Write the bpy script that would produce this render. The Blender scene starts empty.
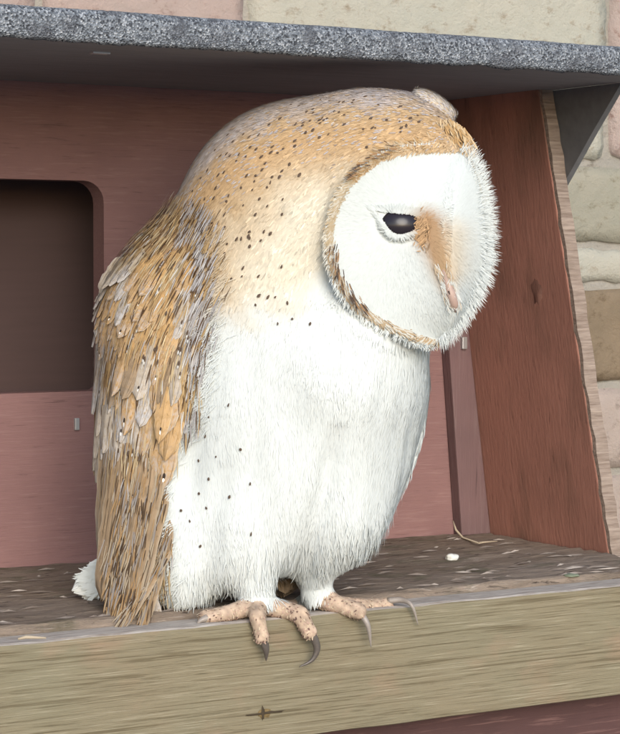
import bpy, bmesh, math, random
import numpy as np
from mathutils import Vector, Matrix
from mathutils.bvhtree import BVHTree

random.seed(7); rng = np.random.default_rng(7)
R = math.radians
scene = bpy.context.scene
col = scene.collection

# ------------------------------------------------------------------ camera
F = 2150.0; W0, H0 = 620.0, 734.0
YAW, PITCH = R(31.2), R(2.53)
CAM = Vector((0, 0, 1.55))
cd = bpy.data.cameras.new('camera'); cam = bpy.data.objects.new('camera', cd); col.objects.link(cam)
cam.location = CAM; cam.rotation_euler = (math.pi/2 - PITCH, 0, -YAW)
cd.sensor_fit = 'HORIZONTAL'; cd.sensor_width = 36; cd.lens = F / W0 * 36
cd.clip_start = 0.05; cd.clip_end = 800
scene.camera = cam

# ------------------------------------------------------------------ sky, sun, exposure
SUN_EL, SUN_AZ = R(23), R(197)      # azimuth measured clockwise from +Y
wd = bpy.data.worlds.new('World'); scene.world = wd; wd.use_nodes = True
nt = wd.node_tree; nt.nodes.clear()
sky = nt.nodes.new('ShaderNodeTexSky'); sky.sky_type = 'NISHITA'; sky.sun_disc = False
sky.sun_elevation = SUN_EL; sky.sun_rotation = SUN_AZ
sky.air_density = 1.0; sky.dust_density = 1.2; sky.ozone_density = 1.0
bg = nt.nodes.new('ShaderNodeBackground'); bg.inputs[1].default_value = 0.15
wo = nt.nodes.new('ShaderNodeOutputWorld')
nt.links.new(sky.outputs[0], bg.inputs[0]); nt.links.new(bg.outputs[0], wo.inputs[0])
sl = bpy.data.lights.new('sun', 'SUN'); sl.energy = 1.5; sl.angle = R(40); sl.color = (1, .99, .97)
so = bpy.data.objects.new('sun', sl); col.objects.link(so)
sd = Vector((math.sin(SUN_AZ)*math.cos(SUN_EL), math.cos(SUN_AZ)*math.cos(SUN_EL), math.sin(SUN_EL)))
so.rotation_euler = sd.to_track_quat('Z', 'Y').to_euler(); so.location = (0, -3, 6)
scene.view_settings.view_transform = 'Standard'; scene.view_settings.look = 'None'
scene.view_settings.exposure = 0.80; scene.view_settings.gamma = 1.0
scene.view_settings.use_curve_mapping = False
scene.render.engine = 'CYCLES'
scene.cycles.use_denoising = True
scene.cycles.max_bounces = 8

# ------------------------------------------------------------------ pixel <-> place
CM = cam.rotation_euler.to_matrix()
CMn = np.array(CM)
def ray(px, py): return CM @ Vector(((px - W0/2)/F, (H0/2 - py)/F, -1.0))
def PY(px, py, Y):
    r = ray(px, py); return CAM + r * ((Y - CAM.y)/r.y)
def PZ(px, py, Z):
    r = ray(px, py); return CAM + r * ((Z - CAM.z)/r.z)
YL = 1.161                      # front of the ledge plank
YB = 1.435                      # face of the back panel
ZL = CAM.z - 0.218              # top of the plank
ZS = CAM.z + 0.137              # underside of the roof
XS = 1.036                      # right side panel at the floor
LEAN = 0.135                    # the side panel leans in by this per metre
YW = 1.76                       # stone wall face
ZC = (PY(265, 622, YL) - CAM).dot(ray(310, 367).normalized()) + 0.05
U = ZC / F
def P(px, py, d):
    return CAM + ray(px, py) * (ZC + d*U)
def Pn(a):                      # numpy version, (n,3) of px, py, d
    a = np.asarray(a, float); z = ZC + a[:, 2]*U
    c = np.stack([(a[:, 0]-W0/2)/F*z, (H0/2-a[:, 1])/F*z, -z], 1)
    return c @ CMn.T + np.array(CAM)
def inv(w):                     # world -> px, py, d
    c = (np.asarray(w, float) - np.array(CAM)) @ CMn
    z = -c[:, 2]
    return np.stack([W0/2 + F*c[:, 0]/z, H0/2 - F*c[:, 1]/z, (z-ZC)/U], 1)

# ------------------------------------------------------------------ helpers
def mesh_obj(name, verts, faces, mat=None, parent=None, smooth=False):
    me = bpy.data.meshes.new(name); me.from_pydata([tuple(v) for v in verts], [], faces); me.update()
    if smooth: me.polygons.foreach_set('use_smooth', [True]*len(me.polygons))
    o = bpy.data.objects.new(name, me); col.objects.link(o)
    if mat: me.materials.append(mat)
    if parent: o.parent = parent
    return o
def bm_obj(name, bm, mat=None, parent=None, smooth=False):
    me = bpy.data.meshes.new(name); bm.normal_update(); bm.to_mesh(me); bm.free()
    if smooth: me.polygons.foreach_set('use_smooth', [True]*len(me.polygons))
    o = bpy.data.objects.new(name, me); col.objects.link(o)
    if mat: me.materials.append(mat)
    if parent: o.parent = parent
    return o
def hexa(bm, c, bevel=0.0, seg=2):   # eight corners: bottom four (ccw) then top four
    vs = [bm.verts.new(p) for p in c]
    fs = [(3,2,1,0),(4,5,6,7),(0,1,5,4),(1,2,6,5),(2,3,7,6),(3,0,4,7)]
    ff = [bm.faces.new([vs[i] for i in f]) for f in fs]
    if bevel:
        es = list({e for f in ff for e in f.edges})
        bmesh.ops.bevel(bm, geom=es, offset=bevel, segments=seg, affect='EDGES', profile=.6)
def corners(x0, x1, y0, y1, z0, z1):
    return [(x0,y0,z0),(x1,y0,z0),(x1,y1,z0),(x0,y1,z0),(x0,y0,z1),(x1,y0,z1),(x1,y1,z1),(x0,y1,z1)]
def board(name, x0, x1, y0, y1, z0, z1, mat, parent, bevel=.0015):
    bm = bmesh.new(); hexa(bm, corners(x0,x1,y0,y1,z0,z1), bevel); return bm_obj(name, bm, mat, parent)
def thing(name, label, cat, loc):
    o = bpy.data.objects.new(name, None); col.objects.link(o); o.empty_display_size = .05
    o['label'] = label; o['category'] = cat
    o.location = loc; bpy.context.view_layer.update()
    return o
def adopt(o, parent):           # keep world geometry under an offset parent
    o.parent = parent; o.matrix_parent_inverse = PINV[parent.name]
PINV = {}
def reg(o):
    PINV[o.name] = Matrix.Translation(-Vector(o.location))

# material helper -------------------------------------------------------------
class NT:
    def __init__(s, name, rough=.8, spec=.3):
        s.m = bpy.data.materials.new(name); s.m.use_nodes = True; s.t = s.m.node_tree
        s.b = s.t.nodes['Principled BSDF']; s.b.inputs['Roughness'].default_value = rough
        s.b.inputs['Specular IOR Level'].default_value = spec
    def n(s, typ, **kw):
        x = s.t.nodes.new(typ)
        for k, v in kw.items():
            if k.startswith('i_'): x.inputs[int(k[2:])].default_value = v
            else: setattr(x, k, v)
        return x
    def l(s, a, b): s.t.links.new(a, b)
    def coord(s, scale, kind='Object'):
        tc = s.n('ShaderNodeTexCoord'); mp = s.n('ShaderNodeMapping'); mp.inputs['Scale'].default_value = scale
        s.l(tc.outputs[kind], mp.inputs[0]); return mp.outputs[0]
    def noise(s, vec, scale, detail=4, rough=.55, dist=0):
        x = s.n('ShaderNodeTexNoise'); x.inputs['Scale'].default_value = scale; x.inputs['Detail'].default_value = detail
        x.inputs['Roughness'].default_value = rough; x.inputs['Distortion'].default_value = dist
        s.l(vec, x.inputs['Vector']); return x.outputs['Fac']
    def ramp(s, fac, stops, interp='LINEAR'):
        r = s.n('ShaderNodeValToRGB'); e = r.color_ramp.elements; r.color_ramp.interpolation = interp
        while len(e) < len(stops): e.new(.5)
        for el, (p, c) in zip(e, stops):
            el.position = p; el.color = (c, c, c, 1) if isinstance(c, (int, float)) else (*c, 1)
        s.l(fac, r.inputs[0]); return r.outputs[0]
    def mix(s, fac, a, b, mode='MIX'):
        x = s.n('ShaderNodeMix', data_type='RGBA', blend_type=mode)
        for sock, v in ((x.inputs[0], fac), (x.inputs[6], a), (x.inputs[7], b)):
            if hasattr(v, 'is_output'): s.l(v, sock)
            else: sock.default_value = v if isinstance(v, float) else (*v, 1)
        return x.outputs[2]
    def math(s, op, a, b=0.0, clamp=False):
        x = s.n('ShaderNodeMath', operation=op); x.use_clamp = clamp
        for sock, v in ((x.inputs[0], a), (x.inputs[1], b)):
            if hasattr(v, 'is_output'): s.l(v, sock)
            else: sock.default_value = v
        return x.outputs[0]
    def bump(s, h, strength=.4, dist=.001):
        b = s.n('ShaderNodeBump'); b.inputs['Strength'].default_value = strength; b.inputs['Distance'].default_value = dist
        s.l(h, b.inputs['Height']); s.l(b.outputs[0], s.b.inputs['Normal'])
    def color(s, c):
        if hasattr(c, 'is_output'): s.l(c, s.b.inputs['Base Color'])
        else: s.b.inputs['Base Color'].default_value = (*c, 1)
        return s

def mat_red(name, base, dark, grain=(3, 60, 60), pale=(.30, .17, .15), green=0.0):
    m = NT(name, .72, .25)
    v = m.coord(grain); g = m.noise(v, 6, 6, .65, .3)
    blot = m.noise(m.coord((1, 1, 1)), 14, 4)
    c = m.mix(m.ramp(blot, [(.35, 0.), (.7, 1.)]), base, dark)
    c = m.mix(m.ramp(g, [(.55, 0.), (.75, .55)]), c, pale)
    c = m.mix(m.ramp(g, [(.24, .8), (.40, 0.)]), c, tuple(x*.35 for x in base))
    if green:
        gn = m.noise(m.coord((1, 1, .35)), 22, 5, .6)
        c = m.mix(m.ramp(gn, [(.48, 0.), (.66, green)]), c, (.045, .045, .03))
    m.color(c); m.bump(g, .5, .0012); return m.m
M = {}
M['red_back'] = mat_red('faded_red_paint', (.245, .137, .130), (.205, .113, .109), (5.5, 60, 90), (.32, .21, .195))
M['red_side'] = mat_red('side_red_paint', (.36, .172, .130), (.30, .145, .110), (60, 55, 5), (.37, .20, .155), .42)
M['side_knot'] = mat_red('side_knot', (.17, .088, .068), (.21, .105, .08), (60, 55, 5), (.24, .12, .09))
M['purple'] = mat_red('batten_paint', (.175, .105, .105), (.135, .085, .085), (60, 55, 3), (.22, .16, .15))
M['dark_red'] = mat_red('lower_red_paint_shaded', (.085, .042, .040), (.065, .034, .032), (3, 60, 60))  # dark red, lowered further to put the plank's shade into the colour

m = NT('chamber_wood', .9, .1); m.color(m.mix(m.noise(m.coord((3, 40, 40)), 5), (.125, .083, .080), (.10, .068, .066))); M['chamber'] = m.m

m = NT('plank_wood', .85, .15)      # pale weathered front plank
v = m.coord((2.6, 110, 125)); g = m.noise(v, 9, 6, .62, .25)
v2 = m.coord((1.3, 80, 95)); g2 = m.noise(v2, 6, 4, .55, .3)
bl = m.noise(m.coord((1, 1, 1)), 9, 4)
c = m.mix(m.ramp(bl, [(.3, 0.), (.7, 1.)]), (.215, .176, .115), (.19, .172, .115))
og = m.noise(m.coord((1, 1, 1.6)), 17, 3)
c = m.mix(m.ramp(og, [(.55, 0.), (.74, .55)]), c, (.29, .185, .125))
c = m.mix(m.ramp(g, [(.56, 0.), (.72, .6)]), c, (.38, .34, .25))
c = m.mix(m.ramp(g, [(.34, .8), (.45, 0.)]), c, (.11, .09, .055))
c = m.mix(m.ramp(g2, [(.36, .7), (.44, 0.)]), c, (.10, .078, .045))
m.color(c); m.bump(g, .7, .0012); M['plank'] = m.m

m = NT('plank_end_grain', .85, .15)
g = m.noise(m.coord((4, 40, 60)), 8, 6, .7); c = m.mix(m.ramp(g, [(.35, 0.), (.65, 1.)]), (.17, .125, .10), (.33, .265, .22)); m.color(c); m.bump(g, .6, .001); M['pale_edge'] = m.m

m = NT('plank_top', .85, .15); g = m.noise(m.coord((6, 60, 60)), 8, 6, .7); m.color(m.mix(m.ramp(g, [(.35, 0.), (.6, 1.)]), (.27, .225, .19), (.50, .45, .40))); m.bump(g, .5, .001); M['plank_top'] = m.m
m = NT('rotten_floor', .92, .1)
v = m.coord((3.2, 20, 20)); g = m.noise(v, 13, 7, .72, .6)
b1 = m.noise(m.coord((1, 1.8, 1)), 9, 4); b2 = m.noise(m.coord((2, 3, 1)), 13, 5)
c = m.mix(m.ramp(b1, [(.35, 0.), (.65, 1.)]), (.215, .165, .125), (.285, .228, .182))
c = m.mix(m.ramp(b2, [(.55, 0.), (.7, .6)]), c, (.085, .088, .048))
c = m.mix(m.ramp(g, [(.57, 0.), (.66, .9)]), c, (.38, .32, .27))
c = m.mix(m.ramp(g, [(.33, 1.), (.43, 0.)]), c, (.055, .042, .036))
m.color(c); m.bump(g, 1.0, .003); M['floor'] = m.m

m = NT('flake_wood', .9, .1)
oi = m.n('ShaderNodeNewGeometry'); 
c = m.ramp(oi.outputs['Random Per Island'], [(0, (.12, .095, .08)), (.6, (.22, .185, .16)), (1, (.37, .32, .28))]); m.color(c); M['flake'] = m.m

m = NT('mineral_felt', .9, .25)
vo = m.n('ShaderNodeTexVoronoi'); vo.inputs['Scale'].default_value = 800; m.l(m.coord((1, 1, 1)), vo.inputs['Vector'])
bw = m.n('ShaderNodeRGBToBW'); m.l(vo.outputs['Color'], bw.inputs[0])
big = m.noise(m.coord((1, 1, 1)), 60, 5)
c = m.ramp(bw.outputs[0], [(.2, (.05, .055, .065)), (.42, (.135, .15, .172)), (.66, (.215, .235, .262)), (.9, (.38, .40, .43))])
c = m.mix(m.ramp(big, [(.36, .7), (.5, 0.)]), c, (.09, .095, .11))
m.color(c); m.bump(vo.outputs['Distance'], .8, .002); M['felt'] = m.m
m = NT('felt_back', .85, .25)
g = m.noise(m.coord((1, 1, 1)), 120, 5); c = m.mix(m.ramp(g, [(.3, 0.), (.7, 1.)]), (.125, .125, .13), (.155, .155, .16))
m.color(c); m.bump(g, .3, .001); M['felt_back'] = m.m
m = NT('soffit', .85, .2)
g = m.noise(m.coord((3, 40, 40)), 7, 5); c = m.mix(m.ramp(g, [(.3, 0.), (.7, 1.)]), (.175, .168, .172), (.22, .212, .215)); m.color(c); m.bump(g, .3, .001); M['soffit'] = m.m
m = NT('galvanised', .45, .5); m.b.inputs['Metallic'].default_value = .7; m.color((.5, .5, .5)); M['nail'] = m.m
m = NT('dropping', .8, .3); m.color(m.mix(m.noise(m.coord((1, 1, 1)), 300), (.75, .74, .70), (.5, .5, .46))); M['dropping'] = m.m

def stone_mat(name, a, b, dark):
    m = NT(name, .92, .15); n1 = m.noise(m.coord((1, 1, 1)), 11, 6, .6); n2 = m.noise(m.coord((1, 1, 1.4)), 55, 6, .7)
    c = m.mix(m.ramp(n1, [(.35, 0.), (.65, 1.)]), a, b)
    c = m.mix(m.ramp(n2, [(.30, .75), (.44, 0.)]), c, dark)
    m.color(c); m.bump(m.noise(m.coord((1, 1, 1)), 70, 8, .7), .8, .006); return m.m
M['cream'] = stone_mat('cream_stone', (.40, .375, .31), (.36, .355, .30), (.22, .17, .11))
M['beige'] = stone_mat('beige_green_stone', (.31, .285, .225), (.265, .255, .20), (.15, .12, .07))
M['pink'] = stone_mat('pink_brick', (.37, .285, .25), (.34, .28, .25), (.18, .10, .08))
M['greystone'] = stone_mat('grey_pink_stone', (.33, .27, .23), (.38, .31, .27), (.16, .12, .10))
M['tan'] = stone_mat('tan_stone', (.225, .17, .115), (.175, .135, .09), (.10, .07, .04))
M['mortar'] = stone_mat('mortar', (.33, .305, .265), (.27, .25, .215), (.12, .10, .08))
m = NT('pale_bounce_ground', .95, .1); m.color(m.mix(m.noise(m.coord((1, 1, 1)), 6, 6), (.40, .37, .33), (.32, .30, .27))); M['ground'] = m.m  # unseen ground, made pale to bounce light up under the roof

# ------------------------------------------------------------------ the ground
g = mesh_obj('ground', [(-300,-300,0),(300,-300,0),(300,300,0),(-300,300,0)], [(0,1,2,3)], M['ground']); g['kind'] = 'structure'

# ------------------------------------------------------------------ stone wall
wall = thing('stone_wall', 'rough cream and pink stone wall behind the owl box', 'wall', (1.0, YW, 0)); reg(wall)
bm = bmesh.new(); hexa(bm, corners(-1.6, 3.4, YW-.0035, YW+.35, -.05, 3.0)); adopt(bm_obj('mortar', bm, M['mortar']), wall)
def stone_mesh(seed, x0, x1, z0, z1, mat):
    r = random.Random(seed); nx = max(4, int((x1-x0)/.012)); nz = max(4, int((z1-z0)/.012)); nx = min(nx, 26); nz = min(nz, 10)
    vs = []; fs = []
    cxm, czm = (x0+x1)/2, (z0+z1)/2
    for j in range(nz+1):
        for i in range(nx+1):
            a, b = i/nx, j/nz
            x = x0+(x1-x0)*a; z = z0+(z1-z0)*b
            edge = (i in (0, nx)) + (j in (0, nz))
            y = -.009 - r.uniform(0, .002)
            if edge: y = -.0065 + r.uniform(-.001, .001); x += r.uniform(-.002, .002); z += r.uniform(-.002, .002)
            if edge == 2: x += (cxm-x)/abs(cxm-x)*.003; z += (czm-z)/abs(czm-z)*.003
            vs.append((x, y, z))
    n = len(vs)
    for j in range(nz):
        for i in range(nx):
            k = j*(nx+1)+i; fs.append((k, k+1, k+nx+2, k+nx+1))
    ring = [i for i in range(nx+1)] + [(j+1)*(nx+1)-1 for j in range(1, nz+1)] + [nz*(nx+1)+i for i in range(nx-1, -1, -1)] + [j*(nx+1) for j in range(nz-1, 0, -1)]
    for q in ring: vs.append((vs[q][0], .05, vs[q][2]))
    for a in range(len(ring)):
        b = (a+1) % len(ring); fs.append((ring[b], ring[a], n+a, n+b))
    return mesh_obj('stone', [(x, YW+y, z) for x, y, z in vs], fs, mat, None, True)
def wz(py): return PY(605, py, YW).z
def wx(px, py): return PY(px, py, YW).x
rows = [(.0, .16), (.16, .30), (.30, .46), (.46, .60), (.60, .76), (.76, .90), (.90, 1.04)]
zs = [1.04, 1.16, wz(560), wz(470), wz(385), wz(285), wz(246), wz(163), wz(73), wz(-70), wz(-180), wz(-290), wz(-400)]
zs = sorted(z for z in zs)
rows += list(zip(zs[:-1], zs[1:]))
xk = wx(604, 20); GAP = .004; sid = 0
for ri, (z0, z1) in enumerate(rows):
    zc = (z0+z1)/2
    visible = z0 > 1.1
    x = -1.6
    cuts = [-1.6]
    while x < 3.3:
        x += random.uniform(.22, .46); cuts.append(min(x, 3.4))
    if cuts[-1] < 3.4: cuts.append(3.4)
    if abs(zc - (wz(-70)+wz(73))/2) < .01:
        cuts = [c for c in cuts if c < xk-.55] + [xk-.43, xk] + [c for c in cuts if c > xk+.12]
    elif abs(zc - (wz(163)+wz(73))/2) < .01:
        cuts = [c for c in cuts if c < xk-.4] + [xk-.25, wx(603, 110)] + [c for c in cuts if c > xk+.12]
    elif visible:
        cuts = [c for c in cuts if c < xk-.12] + [c for c in cuts if c > xk+.12]
    for a, b in zip(cuts[:-1], cuts[1:]):
        sid += 1
        mt = M[random.choice(['cream', 'cream', 'beige', 'pink', 'greystone', 'greystone'])]
        mid = (a+b)/2
        if abs(zc - (wz(-70)+wz(73))/2) < .01: mt = M['pink'] if (a >= xk-.01 or b < xk-.4) else M['cream']
        elif abs(zc - (wz(163)+wz(73))/2) < .01: mt = M['pink'] if a > xk-.02 else M['cream']
        elif abs(zc - (wz(163)+wz(246))/2) < .01: mt = M['beige']
        elif abs(zc - (wz(285)+wz(246))/2) < .01: mt = M['cream']
        elif abs(zc - (wz(285)+wz(385))/2) < .01: mt = M['tan']
        elif abs(zc - (wz(385)+wz(470))/2) < .01 or abs(zc - (wz(470)+wz(560))/2) < .01: mt = M['greystone']
        adopt(stone_mesh(sid, a+GAP, b-GAP, z0+GAP, z1-GAP, mt), wall)

# ------------------------------------------------------------------ the nest box
box = thing('nest_box', 'faded red wooden owl box with felt roof and pale plank ledge', 'nest box', (.65, YL, ZL-.3)); reg(box)
XL0 = .22                                     # left end at the floor
def add(o): adopt(o, box); return o
TH = .018
def sx(z, right=True):                        # leaning sides
    s = (z - ZL)*LEAN
    return XS - s if right else XL0 + s
ZB = ZL - .30                                 # underside of the whole box
# back panel with the entrance hole
hx1 = PY(104, 260, YB).x; hz1 = PY(60, 180, YB).z; hz0 = PY(60, 392, YB).z; hx0 = hx1 - .17
def rrect(x0, x1, z0, z1, r, n=6):
    pts = []
    for cx, cz, a0, rr in ((x1-r, z1-r, 0, r), (x0+r, z1-r, 90, r), (x0+.006, z0+.006, 180, .006), (x1-.006, z0+.006, 270, .006)):
        for k in range(n+1):
            a = R(a0+90*k/n); pts.append((cx+rr*math.cos(a), cz+rr*math.sin(a)))
    return pts
bm = bmesh.new()
def loop(pts, y):
    vs = [bm.verts.new((x, y, z)) for x, z in pts]; return [bm.edges.new((vs[i], vs[(i+1) % len(vs)])) for i in range(len(vs))]
z0, z1 = ZL-.03, ZS+.002
outer = [(sx(z0, False)-.01, z0), (sx(z0)+.012, z0), (sx(z1)+.012, z1), (sx(z1, False)-.01, z1)]
inner = rrect(hx0, hx1, hz0, hz1, .016); hc = Vector(((hx0+hx1)/2, (hz0+hz1)/2))
def to_outer(p):
    d = Vector(p)-hc; best = None
    for a, b in zip(outer, outer[1:]+outer[:1]):
        a, b = Vector(a), Vector(b); e = b-a; den = d.x*e.y-d.y*e.x
        if abs(den) < 1e-12: continue
        t = ((a.x-hc.x)*e.y-(a.y-hc.y)*e.x)/den; u_ = ((a.x-hc.x)*d.y-(a.y-hc.y)*d.x)/den
        if t > 0 and -1e-6 <= u_ <= 1+1e-6 and (best is None or t < best): best = t
    return hc + d*best
oring = [to_outer(p) for p in inner]; takenc = set()
for c_ in outer:
    ang = math.atan2(c_[1]-hc.y, c_[0]-hc.x)
    k = min((q for q in range(len(inner)) if q not in takenc), key=lambda q: abs((math.atan2(inner[q][1]-hc.y, inner[q][0]-hc.x)-ang+math.pi) % (2*math.pi)-math.pi)); takenc.add(k); oring[k] = Vector(c_)
vi = [bm.verts.new((x, YB, z)) for x, z in inner]; vo_ = [bm.verts.new((q.x, YB, q.y)) for q in oring]
for k in range(len(vi)): bm.faces.new((vi[k], vi[(k+1) % len(vi)], vo_[(k+1) % len(vi)], vo_[k]))
ret = bmesh.ops.extrude_face_region(bm, geom=list(bm.faces))
for v in [e for e in ret['geom'] if isinstance(e, bmesh.types.BMVert)]: v.co.y += TH
bmesh.ops.recalc_face_normals(bm, faces=list(bm.faces))
add(bm_obj('back_panel', bm, M['red_back']))
# nest chamber behind
yb = YB + TH
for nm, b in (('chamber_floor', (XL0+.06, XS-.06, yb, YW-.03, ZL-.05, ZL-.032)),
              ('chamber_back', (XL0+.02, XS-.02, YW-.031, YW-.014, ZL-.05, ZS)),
              ('added_baffle', (XL0+.1, XS-.125, YB+.115, YB+.127, ZL-.03, ZS)),  # panel added close behind the hole so the opening is less black
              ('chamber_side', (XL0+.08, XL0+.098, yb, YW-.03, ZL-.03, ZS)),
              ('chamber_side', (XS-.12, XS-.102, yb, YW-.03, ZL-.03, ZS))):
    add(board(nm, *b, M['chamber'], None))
# side panels, front edge bare wood
TS = .0115
def YSFz(z): return 1.272 + (z-ZL)*.08
for right in (True, False):
    s = 1 if right else -1
    za, zb = ZL-.05, ZS+.001
    xa, xb = sx(za, right), sx(zb, right); t = TS*s
    bm = bmesh.new()
    lo, hi = (0, t) if right else (t, 0)
    hexa(bm, [(xa+lo, YSFz(za), za), (xa+hi, YSFz(za), za), (xa+hi, YB-.001, za), (xa+lo, YB-.001, za),
              (xb+lo, YSFz(zb), zb), (xb+hi, YSFz(zb), zb), (xb+hi, YB-.001, zb), (xb+lo, YB-.001, zb)], .0012)
    sp = add(bm_obj('side_panel', bm, M['red_side']))
    bm = bmesh.new(); n = 40; vs = []
    for k in range(n+1):
        z = za + (zb-za)*k/n; x = sx(z, right); YSF = YSFz(z); j1 = random.uniform(-.0006, .0006); j2 = random.uniform(-.0006, .0006)
        y = YSF - .0035 + random.uniform(-.0008, .0008)
        vs.append([bm.verts.new(p) for p in ((x+.0006+j1+min(0, t), y, z), (x+abs(t)+j2+min(0, t), y, z), (x+abs(t)+j2+min(0, t), YSF+.002, z), (x+.0006+j1+min(0, t), YSF+.002, z))])
    for k in range(n):
        for q in range(4):
            bm.faces.new((vs[k][q], vs[k][(q+1) % 4], vs[k+1][(q+1) % 4], vs[k+1][q]))
    e = bm_obj('bare_edge', bm, M['pale_edge']); e.parent = sp; e.matrix_parent_inverse = Matrix.Identity(4)
# knot in the side panel
def disc(name, c, nrm, rx, rz, mat, parent, h=.0008, up=Vector((0, 0, 1)), seg=14, jit=.15):
    nrm = nrm.normalized(); a = up.cross(nrm).normalized(); b = nrm.cross(a)
    vs = [c + nrm*h]; 
    for k in range(seg):
        t = 2*math.pi*k/seg; q = 1 + random.uniform(-jit, jit); vs.append(c + nrm*h*.6 + a*math.cos(t)*rx*q*.8 + b*math.sin(t)*rz*q*.8)
    for k in range(seg):
        t = 2*math.pi*k/seg; q = 1 + random.uniform(-jit, jit); vs.append(c - nrm*h + a*math.cos(t)*rx*q + b*math.sin(t)*rz*q)
    fs = [(0, 1+k, 1+(k+1) % seg) for k in range(seg)] + [(1+k, 1+seg+k, 1+seg+(k+1) % seg, 1+(k+1) % seg) for k in range(seg)]
    return mesh_obj(name, vs, fs, mat, parent, True)
# corner batten on the back panel
bm = bmesh.new()
def bx(px, py): return PY(px, py, YB-.012).x
za, zb = ZL+.004, ZS
def lin(pa, pb, z):
    a = PY(*pa, YB-.012); b = PY(*pb, YB-.012); return a.x + (b.x-a.x)*(z-a.z)/(b.z-a.z)
c8 = []
for z in (za, zb):
    r = sx(z)-.0005; l = r - (.029 - (z-ZL)*.05)
    c8 += [(l, YB-.012, z), (r, YB-.012, z), (r, YB-.0005, z), (l, YB-.0005, z)]
hexa(bm, c8, .001); add(bm_obj('corner_batten', bm, M['purple']))
p = PY(463, 343, YB-.012); bm = bmesh.new()
hexa(bm, corners(p.x-.0025, p.x+.0025, YB-.015, YB-.011, p.z-.005, p.z+.005), .0008); add(bm_obj('staple', bm, M['nail']))
p = PY(76, 424, YB); bm = bmesh.new()
hexa(bm, corners(p.x-.0018, p.x+.0018, YB-.0025, YB+.001, p.z-.0045, p.z+.0045), .0007); add(bm_obj('staple', bm, M['nail']))
# ledge floor (weathered ply, bumpy top)
nx, ny = 150, 52; vs = []; fs = []; yf = YL + .031
from mathutils import noise as mn
for j in range(ny+1):
    for i in range(nx+1):
        x = XL0 + .003 + (XS-.006-XL0)*i/nx; y = yf + (YB-.001-yf)*j/ny
        h = mn.fractal(Vector((x*28, y*150, 0)), .9, 2.1, 4)*.0016 + mn.noise(Vector((x*9, y*30, 3)))*.0012
        if j == 0: h -= abs(mn.noise(Vector((x*60, 0, 7))))*.002
        vs.append((x, y + (mn.noise(Vector((x*50, 5, 1)))*.0015 if j == 0 else 0), ZL+.0045+h))
for j in range(ny):
    for i in range(nx):
        k = j*(nx+1)+i; fs.append((k, k+1, k+nx+2, k+nx+1))
n = len(vs)
for i in range(nx+1): vs.append((vs[i][0], vs[i][1]+.0005, ZL-.016))
for i in range(nx+1): vs.append((vs[i][0], YB-.001, ZL-.016))
for i in range(nx): fs.append((i+1, i, n+i, n+i+1)); fs.append((n+i+1, n+i, n+nx+1+i, n+nx+2+i))
add(mesh_obj('ledge_floor', vs, fs, M['floor'], None, True))
def floor_z(x, y):
    return ZL+.0045 + mn.fractal(Vector((x*28, y*150, 0)), .9, 2.1, 4)*.0016 + mn.noise(Vector((x*9, y*30, 3)))*.0012
# peeling slivers on the ledge floor
bm = bmesh.new()
for k in range(230):
    x = random.uniform(XL0+.02, XS-.02); y = yf + .004 + (random.random()**1.5)*(YB-yf-.02)
    L = random.uniform(.004, .022); w = random.uniform(.0006, .0018); z = floor_z(x, y)+.0006
    t = random.uniform(-.12, .12); dx, dy = math.cos(t)*L/2, math.sin(t)*L/2
    a, b = random.uniform(0, .0016), random.uniform(0, .0016)
    if x+dx > XS-.008: continue
    v = [bm.verts.new(q) for q in ((x-dx, y-dy, z+a-.0008), (x, y-w, z), (x+dx, y+dy, z+b-.0008), (x, y+w, z+.0006), (x, y, z+.0011))]
    for q in range(4): bm.faces.new((v[q], v[(q+1) % 4], v[4]))
o = add(bm_obj('peeling_flakes', bm, M['flake'])); o['kind'] = 'stuff'
# front plank
bm = bmesh.new(); n = 110; prof = []
zpb = ZL - .0775
for k in range(n+1):
    x = XL0-.02 + (XS+.06-XL0)*k/n
    a = mn.noise(Vector((x*30, 0, 0)))*.0008; b = mn.noise(Vector((x*24, 9, 0)))*.0009; c = mn.noise(Vector((x*70, 4, 0)))*.0005
    pts = [(YL+.0295, ZL-.0005), (YL+.004, ZL+a+c), (YL+.0012, ZL-.0008+a), (YL+b*.5, ZL-.004+a), (YL+b, ZL-.03), (YL-b, zpb+.006), (YL+.001, zpb+.0012+b), (YL+.004, zpb+b), (YL+.0295, zpb)]
    prof.append([bm.verts.new((x, y, z)) for y, z in pts])
for k in range(n):
    for q in range(len(pts)):
        f = bm.faces.new((prof[k][q], prof[k][(q+1) % 9], prof[k+1][(q+1) % 9], prof[k+1][q]))
        if q in (0, 1): f.material_index = 1
for f in (prof[0], prof[-1]): bm.faces.new(f)
bmesh.ops.recalc_face_normals(bm, faces=list(bm.faces))
pl = add(bm_obj('front_plank', bm, M['plank'])); pl.data.materials.append(M['plank_top'])
m = NT('knot_wood', .85, .1); m.color(m.mix(m.noise(m.coord((1, 1, 1)), 400), (.07, .05, .025), (.24, .17, .08))); M['knot'] = m.m
m = NT('knot_dark', .9, .1); m.color((.055, .042, .028)); M['knot_dark'] = m.m
def sub(o, parent): o.parent = parent; o.matrix_parent_inverse = Matrix.Identity(4); return o
sub(disc('knot', PY(264, 713, YL-.0004), Vector((0, -1, 0)), .0048, .0036, M['knot'], None, .0003, jit=.3), pl)
sub(disc('knot_crack', PY(266, 713, YL-.0007), Vector((0, -1, 0)), .014, .0008, M['knot_dark'], None, .0002, jit=.4), pl)
sub(disc('knot_crack', PY(263, 714, YL-.0009), Vector((0, -1, 0)), .0012, .0042, M['knot_dark'], None, .0002, jit=.4), pl)
pk = PY(536, 292, 1.36); zk = pk.z
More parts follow.
